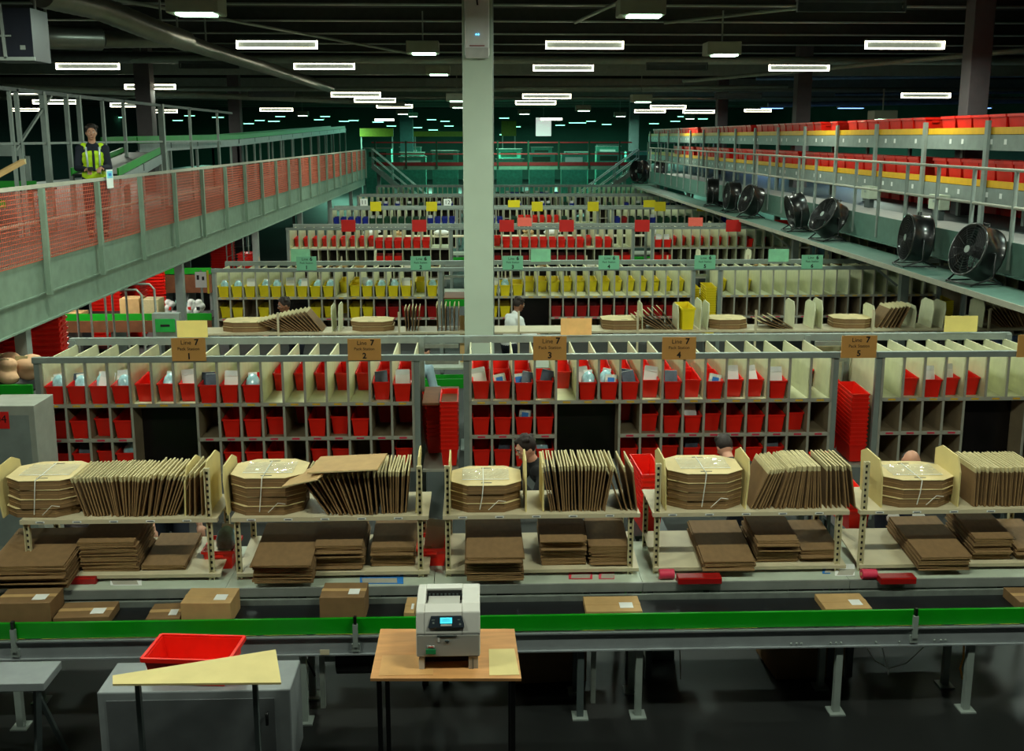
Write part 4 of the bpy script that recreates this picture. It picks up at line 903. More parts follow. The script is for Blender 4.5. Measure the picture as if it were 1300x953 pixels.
for Y in (12, 18.6, 25.2, 31.8, 38.4, 45):
    MB().bb((.15, Y-.07, 0), (.29, Y+.07, ZR-.05), STEEL).obj('support_column', t); MB().bar((-.6, Y, ZR-.56), (.1, Y, ZR-1.1), .04, .04, STEEL).obj('ledge_bracket', t)
def crate_line(z, x, Y0, Y1, lab, zp):
    t = thing('crate_conveyor', lab, 'conveyor', (x, 0, z))
    MB().bb((-.02, Y0, -.02), (.02, Y1, .1), YELP).obj('yellow_guard', t); MB().bb((.66, Y0, -.02), (.7, Y1, .1), YELP).obj('rear_guard', t); MB().bb((.02, Y0, -.03), (.66, Y1, 0), BELT).obj('roller_bed', t)
    MB().bb((-.03, Y0, -.3), (-.0, Y1, -.03), STEEL).obj('side_panel', t)
    Y = Y0+.6; g = MB().box((-.034, 0, -.15), (.004, .09, .09), WHITE).mesh('white_label')
    Y = Y0+1.0; k = 0
    while Y < Y1: put('white_label', g, t, (0, Y, 0)); Y += 1.1 if k % 2 else .5; k += 1
    sp = MB().bb((-.09, -.06, zp), (-.035, .06, .22), STEEL).bb((.705, -.05, zp), (.76, .05, .22), STEEL).mesh('support_post')
    Y = Y0+1.2
    while Y < Y1: put('support_post', sp, t, (0, Y, 0)); Y += 2.6
    return t
XC = 9.05
crate_line(4.47, XC, 12, 55.5, 'upper yellow-edged conveyor of red crates above the fan side walkway', -.698)
crate_line(3.55, XC-.0, 12, 55.5, 'lower yellow-edged conveyor of red crates under the upper one', -.72)
t = bpy.data.objects.new('mezzanine_floor', None); C.objects.link(t); t['kind'] = 'structure'; MB().bb((XC, 10, ZR-.06), (XC+7, 64, ZR-.02), DSTEEL).obj('deck_plate', t)
for Y in (13, 23, 33, 43, 53, 61):
    for x in (XC+.5, XC+5): MB().bb((x-.08, Y-.08, 0), (x+.08, Y+.08, ZR-.06), STEEL).obj('support_column', t)
MB().bb((XR+1.5, 10, ZR-.36), (XR+1.5+.02, 64, ZR-.06), TG).obj('edge_beam', t)
k = 0; Y = 13.2
while Y < 55:
    if rnd.random() < .86:
        k += 1; CRATE((XC+.345, Y, 4.475), (0, 0, R(90+rnd.uniform(-2, 2))), 'red crate riding the upper yellow-edged conveyor, %s along from the frame edge' % nth(k), 'crate', 'red crates on the upper conveyor', (.98, 1, 1.5))
    Y += .66
k = 0; Y = 13.0
while Y < 50:
    if rnd.random() < .88:
        k += 1; CRATE((XC+.345, Y, 3.575), (0, 0, R(90+rnd.uniform(-2, 2))), 'red crate riding the lower yellow-edged conveyor, %s along from the frame edge' % nth(k), 'crate', 'red crates on the lower conveyor', (.98, 1, 1.95))
    Y += .64
k = 0
for j in range(22):
    k += 1; CRATE((XC+1.9, 13+j*.72+rnd.uniform(-.02, .02), ZR-.018), (0, 0, R(90)), 'red crate standing on the deck behind the crate conveyors, %s along' % nth(k), 'crate', 'red crates on the conveyor deck', (1, 1.1, 3.1))
# gearbox cabinets under the lower conveyor
for k, px in enumerate((1103, 1192)):
    p = onX(px, 258, XR+1.3); t = thing('control_box', ('farther', 'nearer')[k]+' pale control box mounted under the lower crate conveyor', 'box', (XR+1.3, p.y, ZR+.22))
    MB().box((0, 0, .12), (.2, .5, .28), mat('pale control box', (178, 188, 168))).obj('casing', t, bevel=.01); MB().box((0, 0, -.12), (.1, .3, .2), DSTEEL).obj('foot_mount', t); MB().box((-.102, 0, .14), (.004, .1, .05), STEEL).obj('label_plate', t)
# fans
FBLK = mat('fan black enamel', (18, 19, 20), .3, var=.3, coat=.5)
def mk_fan():
    t = thing('drum_fan', '', ''); r = .38; Rr = .33
    A = Matrix.Rotation(R(90), 4, 'X')               # axis along Y, front faces -Y
    MB().lathe([(r, -.17), (r+.012, -.17), (r+.012, -.14), (r, -.13), (r, .13), (r+.012, .14), (r+.012, .17), (r, .17), (r-.012, .17), (r-.012, -.17), (r, -.17)], FBLK, 40, A).obj('drum', t)
    for sgn, nm in ((1, 'front_grille'), (-1, 'rear_grille')):
        g = MB()
        for q in range(9):
            rr = .07+q*.037; ring = [(rr*math.cos(2*math.pi*i/28), -sgn*.165, rr*math.sin(2*math.pi*i/28)) for i in range(29)]; g.tube(ring, .0035, DARK, 4, False)
        for i in range(12):
            a = 2*math.pi*i/12; g.bar((.05*math.cos(a), -sgn*.165, .05*math.sin(a)), (.37*math.cos(a), -sgn*.165, .37*math.sin(a)), .005, .005, DARK)
        g.obj(nm, t)
    MB().tube([(0, -.1, 0), (0, .12, 0)], [.075, .085], DARK, 20).obj('motor', t); MB().tube([(0, -.175, 0), (0, -.168, 0)], .055, STEEL, 20).obj('hub_badge', t)
    for i in range(4):
        M = Matrix.Rotation(2*math.pi*i/4, 4, 'Y') @ Matrix.Translation((.2, 0, 0)) @ Matrix.Rotation(R(32), 4, 'X')
        MB().add([(-.14, -.004, -.06), (.13, -.004, -.11), (.15, -.004, .09), (-.14, -.004, .06), (-.14, .004, -.06), (.13, .004, -.11), (.15, .004, .09), (-.14, .004, .06)],
                 [(0, 1, 2, 3), (7, 6, 5, 4), (0, 4, 5, 1), (1, 5, 6, 2), (2, 6, 7, 3), (3, 7, 4, 0)], DARK, M).obj('blade', t)
    MB().tube([(-.07, .0, r+.0), (-.06, 0, r+.045), (.06, 0, r+.045), (.07, 0, r+.0)], .012, BLACK, 8).obj('carry_handle', t)
    return t
def mk_fan_stand():
    t = thing('x', '', ''); return t
FAN = Pool(mk_fan)
def fan_at(px, py, Yd, yaw, tilt, lab, k, s=1):
    # fan mounted on a U stand on the ledge; tilt turns the drum, so the stand is upright and its own child built per fan
    p = onX(px, py, XR-.4) if Yd is None else onY(px, py, Yd)
    base = ZR-.5
    zc = base+.44*s
    root = thing('drum_fan', lab, 'fan', (p.x, p.y, base), (0, 0, R(yaw)), 'black drum fans on the walkway ledge')
    global FANKIDS
    if FANKIDS is None:
        tmp = mk_fan(); FANKIDS = [(o.name.split('.')[0], o.data) for o in C.objects if o.parent is tmp]
        for o in [o for o in C.objects if o.parent is tmp]: bpy.data.objects.remove(o)
        bpy.data.objects.remove(tmp)
    for nm, me in FANKIDS: o = put(nm, me, root, (0, 0, .44*s), (R(tilt), 0, 0)); o.scale = (s,)*3
    w = .41*s
    for sg in (-1, 1): MB().tube([(sg*.28, -.26, .0), (sg*w, 0, .12), (sg*w, 0, .46*s), (sg*(w-.03), 0, .46*s)], .014, BLACK, 8).tube([(sg*w, 0, .12), (sg*.28, .26, 0)], .014, BLACK, 8).tube([(sg*.28, -.26, .012), (sg*.28, .26, .012)], .012, BLACK, 8).obj('stand_leg', root)
    MB().tube([(-.28, -.26, .012), (.28, -.26, .012)], .012, BLACK, 8).tube([(-.28, .26, .012), (.28, .26, .012)], .012, BLACK, 8).obj('stand_bar', root)
FANKIDS = None
for k, (px, py, yaw, tilt, lab) in enumerate([(1241, 309, -80, -18, 'biggest black drum fan on the ledge, angled towards the packers'), (1163, 296, -95, -5, 'second black drum fan from the frame edge, showing its drum side'),
        (1052, 269, -78, -32, 'third black drum fan on the ledge, tipped upward steeply'), (1012, 261, -92, 14, 'fourth black drum fan on the ledge, tipped the other way'), (954, 248, -80, -18, 'fifth black drum fan on the ledge, tipped back a little'),
        (930, 243, -90, -4, 'sixth black drum fan on the ledge, seen from the side'), (905, 238, -100, 0, 'seventh and smallest black drum fan on the ledge')]):
    fan_at(px, py, None, yaw, tilt, lab, k)
for k, px in enumerate((812, 838)): fan_at(px, 224, 47.5, (-60, -110)[k], 0, ('one', 'other')[k]+' of two black drum fans by the footbridge stairs', k, 1.25)
MB_ = MB(); pl = thing('fan_platform', 'small raised platform holding the pair of fans by the footbridge', 'platform', (onY(838, 224, 47.5).x, 47.5, 0))
MB().bb((-1.2, -.6, ZR-.56), (1.6, .6, ZR-.52), TG).obj('deck_plate', pl)
for a in (-1.1, 1.5): MB().bb((a-.05, -.05, 0), (a+.05, .05, ZR-.56), STEEL).obj('support_column', pl)

# ------------------------------------------------------------ footbridge across the hall
YB = 61; xa0, xa1 = onY(472, 195, YB).x, onY(802, 195, YB).x
t = thing('footbridge', 'long footbridge crossing the hall with red rails and dark posts', 'bridge', (0, YB, 0))
MB().bb((xa0, 0, 2.55), (xa1, 1.6, 2.8), GG).obj('deck', t); MB().bb((xa0, -.03, 2.78), (xa1, 0, 2.98), mat('dark red kick board', (150, 22, 22))).obj('kick_board', t)
for z, m in ((4.1, 'top_rail'), (3.45, 'middle_rail')): MB().bb((xa0, -.03, z-.035), (xa1, .02, z+.035), mat('red rail', (190, 40, 44))).obj(m, t)
x = xa0+.2
while x < xa1: MB().bb((x-.05, -.05, 2.6), (x+.05, 0, 4.2), DGR).obj('railing_post', t); x += 1.76
for x in (xa0+.3, (xa0+xa1)/2-1, xa1-.3): MB().bb((x-.1, .7, 0), (x+.1, .9, 2.55), STEEL).obj('support_column', t)
def stairs(a, b, w, lab):
    a, b = Vector(a), Vector(b); t = thing('staircase', lab, 'stairs', a); d = b-a; n = 14
    for s in (0, w): MB().bar((0, s, 0), d+Vector((0, s, 0)), .06, .25, STEEL).obj('stringer', t)
    for s in (0, w):
        MB().bar((0, s, .95), d+Vector((0, s, .95)), .05, .05, WHITE).bar((0, s, .5), d+Vector((0, s, .5)), .04, .04, WHITE).obj('handrail', t)
        for k in range(4): MB().bb((d.x*k/3-.025, s-.02, d.z*k/3), (d.x*k/3+.025, s+.02, d.z*k/3+.95), STEEL).obj('baluster', t)
    for k in range(n): q = d*(k+.5)/n; MB().bb((q.x-.12, 0, q.z-.02), (q.x+.12, w, q.z+.02), GALV).obj('tread', t)
stairs(Vector((xa0+.1, YB-1.0, 2.8)), Vector((xa0+3.4, YB-1.0, .0)), .8, 'steel stairs with pale handrails descending from the walkway end of the footbridge')
stairs(Vector((xa1-.2, YB-4, 2.8)), Vector((xa1-4.0, YB-4, .0)), .8, 'steel stairs with pale handrails descending from the fan end of the footbridge')
t = thing('railed_platform', 'pale railed platform joining the footbridge to the crate conveyor side', 'platform', (xa1+.1, YB-5, 0))
MB().bb((0, 0, 2.7), (3.6, 5, 2.8), GG).obj('deck', t)
for z in (4.1, 3.4): MB().bb((0, -.03, z-.03), (3.6, .03, z+.03), SHELFM).obj('rail', t)
for k in range(6): MB().bb((k*.7, -.04, 2.8), (k*.7+.07, .04, 4.1), SHELFM).obj('railing_post', t)
for k in (0.1, 3.4): MB().bb((k, 0, 0), (k+.12, .12, 2.7), STEEL).obj('support_column', t)
p = atz(690, 161, 78); t = thing('white_screen', 'bright white square panel hanging over the far end of the hall', 'panel', p)
MB().box((0, 0, 0), (1.15, .1, 1.35), mat('backlit white panel', (235, 240, 235), emis=(235, 240, 232), es=.7)).obj('panel_face', t); MB().bar((0, 0, .6), (0, 0, 7.3-p.z), .04, .04, STEEL).obj('hanger', t)
for px, py, d, w, h, lab in ((646, 163, 84, 1.0, 1.5, 'added yellow lit hoarding right behind the pale column, under the roof'), (478, 168, 82, 2.2, .8, 'added yellow-green lit hoarding at the walkway end of the far hall'), (560, 170, 82, 3.6, .5, 'added long low yellow-green lit hoarding behind the footbridge')):  # yellow-green lit area of the far hall, put in as panel colour
    p = atz(px, py, d); t = thing('lightpatch', lab.replace('right ', 'just '), 'lightpatch', (p.x, p.y, 0)); MB().bb((-w*.6, 0, p.z-h*.4), (w*.6, .1, p.z+h*.4), mat('yellow hoarding', (120, 124, 14))).obj('panel_face', t)
    for a in (-w*.6+.1, w*.6-.1): MB().bb((a-.05, .1, 0), (a+.05, .2, p.z), STEEL).obj('support_post', t)
# far production lines: low cabinets, teal light put into their colour
for j, (Y, n) in enumerate(((66, 10), (74, 9), (84, 8))):
    for i in range(n):
        x = onY(480, 190, Y).x+i*2.05*(Y/66)+rnd.uniform(-.1, .1); h = 3.3+rnd.uniform(-.3, .5); t = thing('machine_cabinet', 'teal-lit machine cabinet, %s along the %s far machine line' % (nth(i+1), ('nearer', 'middle', 'last')[j]), 'machine', (x, Y, 0), group='far machine cabinets')
        MB().bb((-.8, 0, 0), (.8, 1, h), TEALM).obj('cabinet_body', t); MB().bb((-.6, -.02, h-.5), (.5, 0, h-.2), WHITE if rnd.random() < .4 else DGR).obj('door', t)
        MB().bb((-.9, -.1, h), (.9, .1, h+.06), GALV).obj('top_rail', t)
# ------------------------------------------------------------ people
def remesh(mb, vox, mats, smooth=3, name='body'):
    o = mb.obj('tmp'); r_ = o.modifiers.new('r', 'REMESH'); r_.mode = 'VOXEL'; r_.voxel_size = vox; r_.use_smooth_shade = True
    s_ = o.modifiers.new('s', 'SMOOTH'); s_.iterations = smooth
    dg = bpy.context.evaluated_depsgraph_get(); me = bpy.data.meshes.new_from_object(o.evaluated_get(dg)); me.name = name
    bpy.data.objects.remove(o); me.materials.clear(); me.materials.append(mats); return me
def limb(mb, a, b, r0, r1, m=SKIN):
    a, b = Vector(a), Vector(b); n = 6
    mb.tube([a.lerp(b, i/n) for i in range(n+1)], [r0+(r1-r0)*i/n for i in range(n+1)], m, 14); mb.ball(a, r0, m, 8); mb.ball(b, r1, m, 8)
def ik(sh, hand, l1, l2, pole):
    d = hand-sh; L = min(d.length, l1+l2-.005); u = d.normalized(); a = (l1*l1-l2*l2+L*L)/(2*L); h = math.sqrt(max(0, l1*l1-a*a))
    pv = (pole-u*pole.dot(u)).normalized(); return sh+u*a+pv*h, sh+u*L
def hand(mb, wr, d, side, m, g=1.0, curl=.5):
    d = d.normalized(); up = Vector((0, 0, 1)); x = d.cross(up).normalized()*side; nrm = x.cross(d)*side
    pc = wr+d*.05
    M = Matrix((x, d, nrm)).transposed().to_4x4()
    mb.ball(pc, (.04*g, .052*g, .017*g), m, 8, M)
    for k, (off, L) in enumerate(((-.028, .07), (-.010, .08), (.010, .074), (.028, .06))):
        b0 = wr+d*.088+x*off*g; b1 = b0+d*L*.5-nrm*(.012+.02*curl); b2 = b1+d*L*.3-nrm*(.03*curl+.008); b3 = b2+d*L*.12-nrm*.03*curl
        mb.tube([b0-d*.02, b0, b1, b2, b3], [.0095*g, .0095*g, .0088*g, .0078*g, .006*g], m, 8); mb.ball(b3, .006*g, m, 5)
    t0 = wr+d*.03-x*.03*g; t1 = t0+d*.035-x*.028-nrm*.01; t2 = t1+d*.035-x*.006-nrm*.012
    mb.tube([t0, t1, t2], [.013*g, .0105*g, .008*g], m, 8); mb.ball(t2, .008*g, m, 5)
def person(loc, yaw, lab, lean=10, hp=0, hands=((-.2, -.35, 1.1), (.2, -.35, 1.1)), top=BLACKF, legs=NAVY, hair=HAIR, bald=False, glove=False, short=False, s=1.0, vest=False, hturn=0, beard=False, skin=SKIN, step=0.0, longhair=False):
    t = thing('person', lab, 'person', loc, (0, 0, R(yaw))); t.scale = (s,)*3
    le = R(lean); P = Vector((0, .06*math.sin(le)*2, .95)); sp = Vector((0, -math.sin(le), math.cos(le))); bk = Vector((0, math.cos(le), math.sin(le)))
    N = P+sp*.50; hd = R(lean*.6+hp); hu = Vector((0, -math.sin(hd), math.cos(hd))); Hc = N+hu*.2+Vector((0, -.02, 0))
    HM = Matrix.Translation(Hc) @ Matrix.Rotation(R(hturn), 4, 'Z') @ Matrix.Rotation(hd, 4, 'X')
    b = MB(); A = lambda v: HM @ Vector(v)
    b.ball(Hc, (.076, .096, .115), SKIN, 14, Matrix.Rotation(R(hturn), 4, 'Z') @ Matrix.Rotation(hd, 4, 'X'))
    HR = Matrix.Rotation(R(hturn), 4, 'Z') @ Matrix.Rotation(hd, 4, 'X')
    b.ball(A((0, -.032, -.062)), (.052, .058, .056), SKIN, 10, HR); b.ball(A((0, -.075, -.098)), (.02, .016, .014), SKIN, 8)
    b.tube([A((0, -.09, .02)), A((0, -.112, -.022)), A((0, -.095, -.034))], [.008, .015, .011], SKIN, 8)
    b.ball(A((0, -.086, .034)), (.05, .014, .012), SKIN, 8, HR); b.ball(A((0, -.09, -.062)), (.022, .011, .009), SKIN, 8, HR)
    for sg in (-1, 1): b.ball(A((sg*.077, .008, -.01)), (.011, .022, .032), SKIN, 8, HR); b.ball(A((sg*.045, -.07, -.02)), (.022, .018, .02), SKIN, 6, HR)
    limb(b, N-sp*.05, Hc-hu*.06, .062, .054)
    tor = lambda mb, e, m=SKIN: [mb.ball(P+sp*z, (rx+e, ry+e, rz+e), m, 12, Matrix.Rotation(le, 4, 'X')) for z, rx, ry, rz in ((.0, .155, .115, .12), (.12, .145, .105, .12), (.25, .16, .115, .13), (.37, .175, .115, .12), (.45, .14, .085, .07))]
    tor(b, 0)
    cl = MB(); tor(cl, .018); limb(cl, N-sp*.02, N+hu*.035, .075, .066)
    for i, sg in enumerate((-1, 1)):
        sh = N+Vector((sg*.185, 0, -.02))-sp*.04; hd_ = Vector(hands[i]); el, wr = ik(sh, hd_, .3, .26, Vector((sg*.5, .5, -1)))
        limb(b, N+Vector((sg*.08, 0, -.04)), sh, .06, .058); limb(b, sh, el, .052, .041); limb(b, el, wr, .04, .027)
        hand(b, wr, (wr-el).normalized()*.8+Vector((0, -.25, -.1)), sg, SKIN)
        limb(cl, N+Vector((sg*.08, 0, -.05)), sh, .075, .074); limb(cl, sh, el if not short else sh.lerp(el, .75), .067, .057)
        if not short: limb(cl, el, el.lerp(wr, .93), .055, .04)
        if glove:
            g = MB(); hand(g, wr, (wr-el).normalized()*.8+Vector((0, -.25, -.1)), sg, GLOVE, 1.18); limb(g, wr.lerp(el, .18), wr, .036, .034); put('glove', remesh(g, .007, GLOVE, 2, 'glove'), t)
    lg = MB(); lg.ball(P+Vector((0, 0, -.02)), (.175, .135, .13), SKIN, 10)
    for sg in (-1, 1):
        hp_ = P+Vector((sg*.09, 0, -.03)); kn = Vector((sg*.105, -.03-sg*step*.5, .5)); an = Vector((sg*.11, .03-sg*step, .09))
        limb(b, hp_, kn, .08, .055); limb(b, kn, an, .054, .036); limb(b, an, an+Vector((0, -.13, -.045)), .038, .032)
        limb(lg, hp_, kn, .1, .074); limb(lg, kn, an, .073, .055)
        sh_ = MB(); limb(sh_, an+Vector((0, .03, -.045)), an+Vector((0, -.16, -.052)), .046, .04); sh_.bb(an+Vector((-.045, -.2, -.09)), an+Vector((.045, .075, -.07)), BLACK); put('shoe', remesh(sh_, .012, BLACK, 2, 'shoe'), t)
    bo = put('body', remesh(b, .008, skin, 3), t)
    put('jacket' if not short else 'shirt', remesh(cl, .013, top, 4, 'top'), t); put('trousers', remesh(lg, .015, legs, 4, 'trousers'), t)
    e = MB()
    for sg in (-1, 1): e.ball(A((sg*.03, -.089, .008)), .0085, WHITE, 6).ball(A((sg*.03, -.0965, .008)), .0052, INK, 5)
    e.obj('eyes', t) if False else None
    for sg in (-1, 1):
        MB().ball(A((sg*.03, -.089, .008)), .0085, WHITE, 6).ball(A((sg*.03, -.0965, .008)), .0052, INK, 5).obj('eye', t); MB().bar(A((sg*.048, -.094, .032)), A((sg*.014, -.102, .034)), .006, .006, hair).obj('eyebrow', t)
    MB().tube([A((-.022, -.1, -.064)), A((0, -.104, -.066)), A((.022, -.1, -.064))], .0035, mat('lips', (150, 80, 74))).obj('mouth', t)
    h = MB()
    if bald: h.ball(A((0, .03, -.02)), (.083, .08, .055), hair, 10, HR)
    else:
        h.ball(A((0, .02, .03)), (.088, .098, .108), hair, 12, HR)
        for k in range(26): a = rnd.uniform(0, 6.28); q = rnd.uniform(.02, .085); h.ball(A((q*math.cos(a), .02+q*math.sin(a), .07+.05*(1-q/.09)+rnd.uniform(0, .02))), rnd.uniform(.02, .034), hair, 5)
        if longhair: h.ball(A((0, .06, -.05)), (.08, .05, .12), hair, 8, HR)
    ho = remesh(h, .009, hair, 2, 'hair'); put('hair', ho, t)
    if vest:
        v = MB(); [v.ball(P+sp*z, (rx+.03, ry+.03, rz+.02), HIVIS, 12, Matrix.Rotation(le, 4, 'X')) for z, rx, ry, rz in ((.03, .155, .115, .13), (.15, .145, .105, .12), (.27, .16, .115, .12), (.36, .16, .115, .1))]
        for sg in (-1, 1): limb(v, N+Vector((sg*.1, .0, -.06)), N+Vector((sg*.125, -.0, -.02)), .082, .062)
        vo = put('hi_vis_vest', remesh(v, .012, HIVIS, 3, 'vest'), t)
        for sg in (-1, 1): MB().tube([P+sp*.05+Vector((sg*.09, -.148, 0)), P+sp*.2+Vector((sg*.09, -.142, 0)), P+sp*.34+Vector((sg*.095, -.142, 0)), P+sp*.47+Vector((sg*.1, -.09, 0))], .017, REFL, 6).obj('reflective_strip', vo)
        MB().tube([P+sp*.12+Vector((.19*math.cos(a), .148*math.sin(a), 0)) for a in [i*math.pi/12 for i in range(25)]], .018, REFL, 6).obj('reflective_band', vo)
        MB().tube([N+Vector((0, -.1, -.02)), P+sp*.3+Vector((0, -.155, 0)), P+sp*.1+Vector((0, -.155, 0))], .02, NAVY, 6).obj('front_opening', vo)
    return t
Yw = 16.6; pw_ = atz(118, 200, Yw)
person((pw_.x, pw_.y, ZD+.004), 22, 'person with tousled dark hair in yellow hi-vis vest, standing behind the orange net', lean=3, hp=2, hands=((-.12, -.27, 1.08), (.1, -.3, 1.1)), top=NAVY, vest=True, s=1.0, hturn=0)
t = thing('handheld_scanner', 'small dark handheld scanner held by the worker in the vest', 'scanner', (pw_.x+.09, pw_.y-.4, ZD+1.07), (0, 0, R(22))); MB().bb((-.04, -.06, 0), (.04, .06, .05), BLACK).obj('scanner_body', t); MB().bb((-.03, -.04, .05), (.03, .03, .055), DSTEEL).obj('display', t)
def at(px, Y, py=600): return onY(px, py, Y).x
person((at(710, 9.75), 9.85, 0), -68, 'person with short dark hair and dark top, in profile behind the shelving at station three', lean=46, hp=-6, hands=((-.2, -.45, 1.2), (.15, -.5, 1.2)), top=BLACKF, s=.97)
person((at(934, 10.2), 9.85, 0), 190, 'person with dark hair bending towards the rack behind the trays at station four', lean=70, hp=6, hands=((-.2, -.5, .9), (.2, -.5, .95)), top=BLACKF, s=.98)
person((at(1150, 9.5), 9.7, 0), -8, 'balding person in black shirt with white gloves reaching over the bench at station five', lean=50, hp=14, hands=((-.22, -.84, .99), (-.02, -.82, 1.0)), top=BLACKF, bald=True, glove=True, short=True, s=1.0)
person((at(205, 9.4), 9.55, 0), 14, 'person in dark blue sleeves leaning over the low pile at station one', lean=46, hp=20, hands=((-.1, -.8, 1.0), (.32, -.8, 1.0)), top=NAVY, short=True, s=.96)
person((at(372, 17.4, 405), 17.5, 0), -62, 'person with cropped dark hair in profile among the second rack benches', lean=14, hp=6, hands=((-.2, -.4, 1.1), (.2, -.4, 1.1)), top=BLACKF, s=1.0, skin=mat('brown skin', (140, 92, 66), .55))
person((at(648, 17.4, 405), 17.5, 0), 120, 'person in white shirt beside the pale column at the second rack benches', lean=14, hp=10, hands=((-.2, -.4, 1.1), (.2, -.4, 1.1)), top=WHITE, s=.98, skin=MATS['brown skin'])
person((at(515, 13.9, 440), 14.0, 0), 150, 'person in pale blue shirt bending behind the front rack near sign two', lean=50, hp=10, hands=((-.2, -.5, .9), (.2, -.5, .9)), top=LBLUE, s=1.02)

# ------------------------------------------------------------ benches of the racks further back
def back_bench(L, Yb, x0, x1, lab):
    W = x1-x0; t = thing('packing_bench', lab, 'bench', (x0, Yb-.15, 0))
    MB().bb((0, 0, .87), (W, .86, .9), BENCHW).obj('bench_top', t)
    n = int(W/1.7)
    for k in range(n+1):
        MB().bb((k*W/n-.03, .1, 0), (k*W/n+.03, .16, .87), DSTEEL).obj('leg', t)
        MB().bb((min(W-.03, k*W/n), .15, .9), (min(W-.03, k*W/n)+.03, .18, 1.75), SHM).obj('post', t)
    MB().bb((0, .16, 1.40), (W, .7, 1.43), SHM).obj('upper_shelf', t)
    return t
for L, rk in ((6, 'second'), (5, 'third'), (4, 'fourth')):
    Yb = Ys[L]-3.45; back_bench(L, Yb, BAYS[0]-.1, BAYS[2]+(9.0 if L > 4 else 2.8), 'long cream packing bench with a raised shelf serving the %s rack' % rk)
    t = thing('takeaway_conveyor', 'long green-sided belt conveyor in front of the %s rack benches' % rk, 'conveyor', (0, Yb-.75, 0))
    MB().bb((-5.0, 0, .72), (7.2, .02, .86), LGREEN).obj('side_guard', t); MB().bb((-5.0, .02, .76), (7.2, .38, .78), BELT).obj('belt', t); MB().bb((-5.0, .38, .72), (7.2, .4, .84), LGREEN).obj('rear_guard', t)
    for k in range(7): MB().bb((-4.8+k*1.9, 0, 0), (-4.74+k*1.9, .38, .72), STEEL).obj('leg', t)
YB6 = Ys[6]-3.45+.35
X6 = lambda px: onY(px, 415, YB6).x
for k, (px, n, w) in enumerate([(316, 2, 58), (474, 2, 52), (790, 2, 55), (921, 2, 48), (1078, 2, 50)]):
    s_ = w/ (1322*.585/(YB6*.98+.5))
    for i in range(n): OCT((X6(px)+rnd.uniform(-.02, .02), YB6, 1.432+.077*i), (0, 0, R(rnd.uniform(-2, 2))), '%s octagonal tray of the %s stack on the second rack benches' % (('lower', 'upper')[i], nth(k+1)), 'tray', 'octagonal trays on the second rack benches', (s_, 1, 1))
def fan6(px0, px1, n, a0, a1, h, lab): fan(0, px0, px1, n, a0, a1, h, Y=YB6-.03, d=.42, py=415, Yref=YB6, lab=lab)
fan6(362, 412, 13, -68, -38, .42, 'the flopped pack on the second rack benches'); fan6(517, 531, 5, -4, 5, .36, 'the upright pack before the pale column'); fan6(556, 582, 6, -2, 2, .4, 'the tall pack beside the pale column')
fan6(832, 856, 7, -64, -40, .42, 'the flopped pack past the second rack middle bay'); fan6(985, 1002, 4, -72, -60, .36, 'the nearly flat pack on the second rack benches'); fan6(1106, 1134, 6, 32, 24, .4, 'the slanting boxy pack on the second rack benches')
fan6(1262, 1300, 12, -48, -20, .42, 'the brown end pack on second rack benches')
for k, (px, h, ln) in enumerate([(425, .4, -2), (433, .42, 1), (592, .42, 0), (812, .42, -1), (857, .38, -1), (884, .46, 2), (893, .42, 4), (1001, .44, 0), (1025, .42, 4), (1036, .45, 0), (1101, .36, 0), (1152, .36, 2), (1172, .44, 6), (1186, .42, 8), (1236, .44, 4)]):
    t = thing('shelf_divider', 'cream divider board with cut corner, %s along the second rack benches' % nth(k+1), 'divider', (X6(px), YB6-.28, 1.432)); board(MB(), 0, 0, .5, 0, h, CREAM, ln).obj('board_panel', t); MB().bb((-.03, .02, 0), (.03, .48, .006), SHM).obj('foot', t)
TOTES['yellow']((X6(867), YB6-.12, 1.435), (R(0), 0, R(8)), 'yellow tote standing alone on the second rack benches past the middle bay', 'tote', None, (1.1, .7, 1.6))
t = thing('shelf_divider', 'broad sheet of card leaning by the pale column on the second rack benches', 'divider', (X6(603)-.1, YB6-.1, 1.2)); MB().bb((-.14, -.01, -.3), (.14, .01, .45), KRAFT).obj('board_panel', t); MB().bb((-.14, -.012, -.3), (.14, .012, -.29), KEDGE).obj('edge', t)
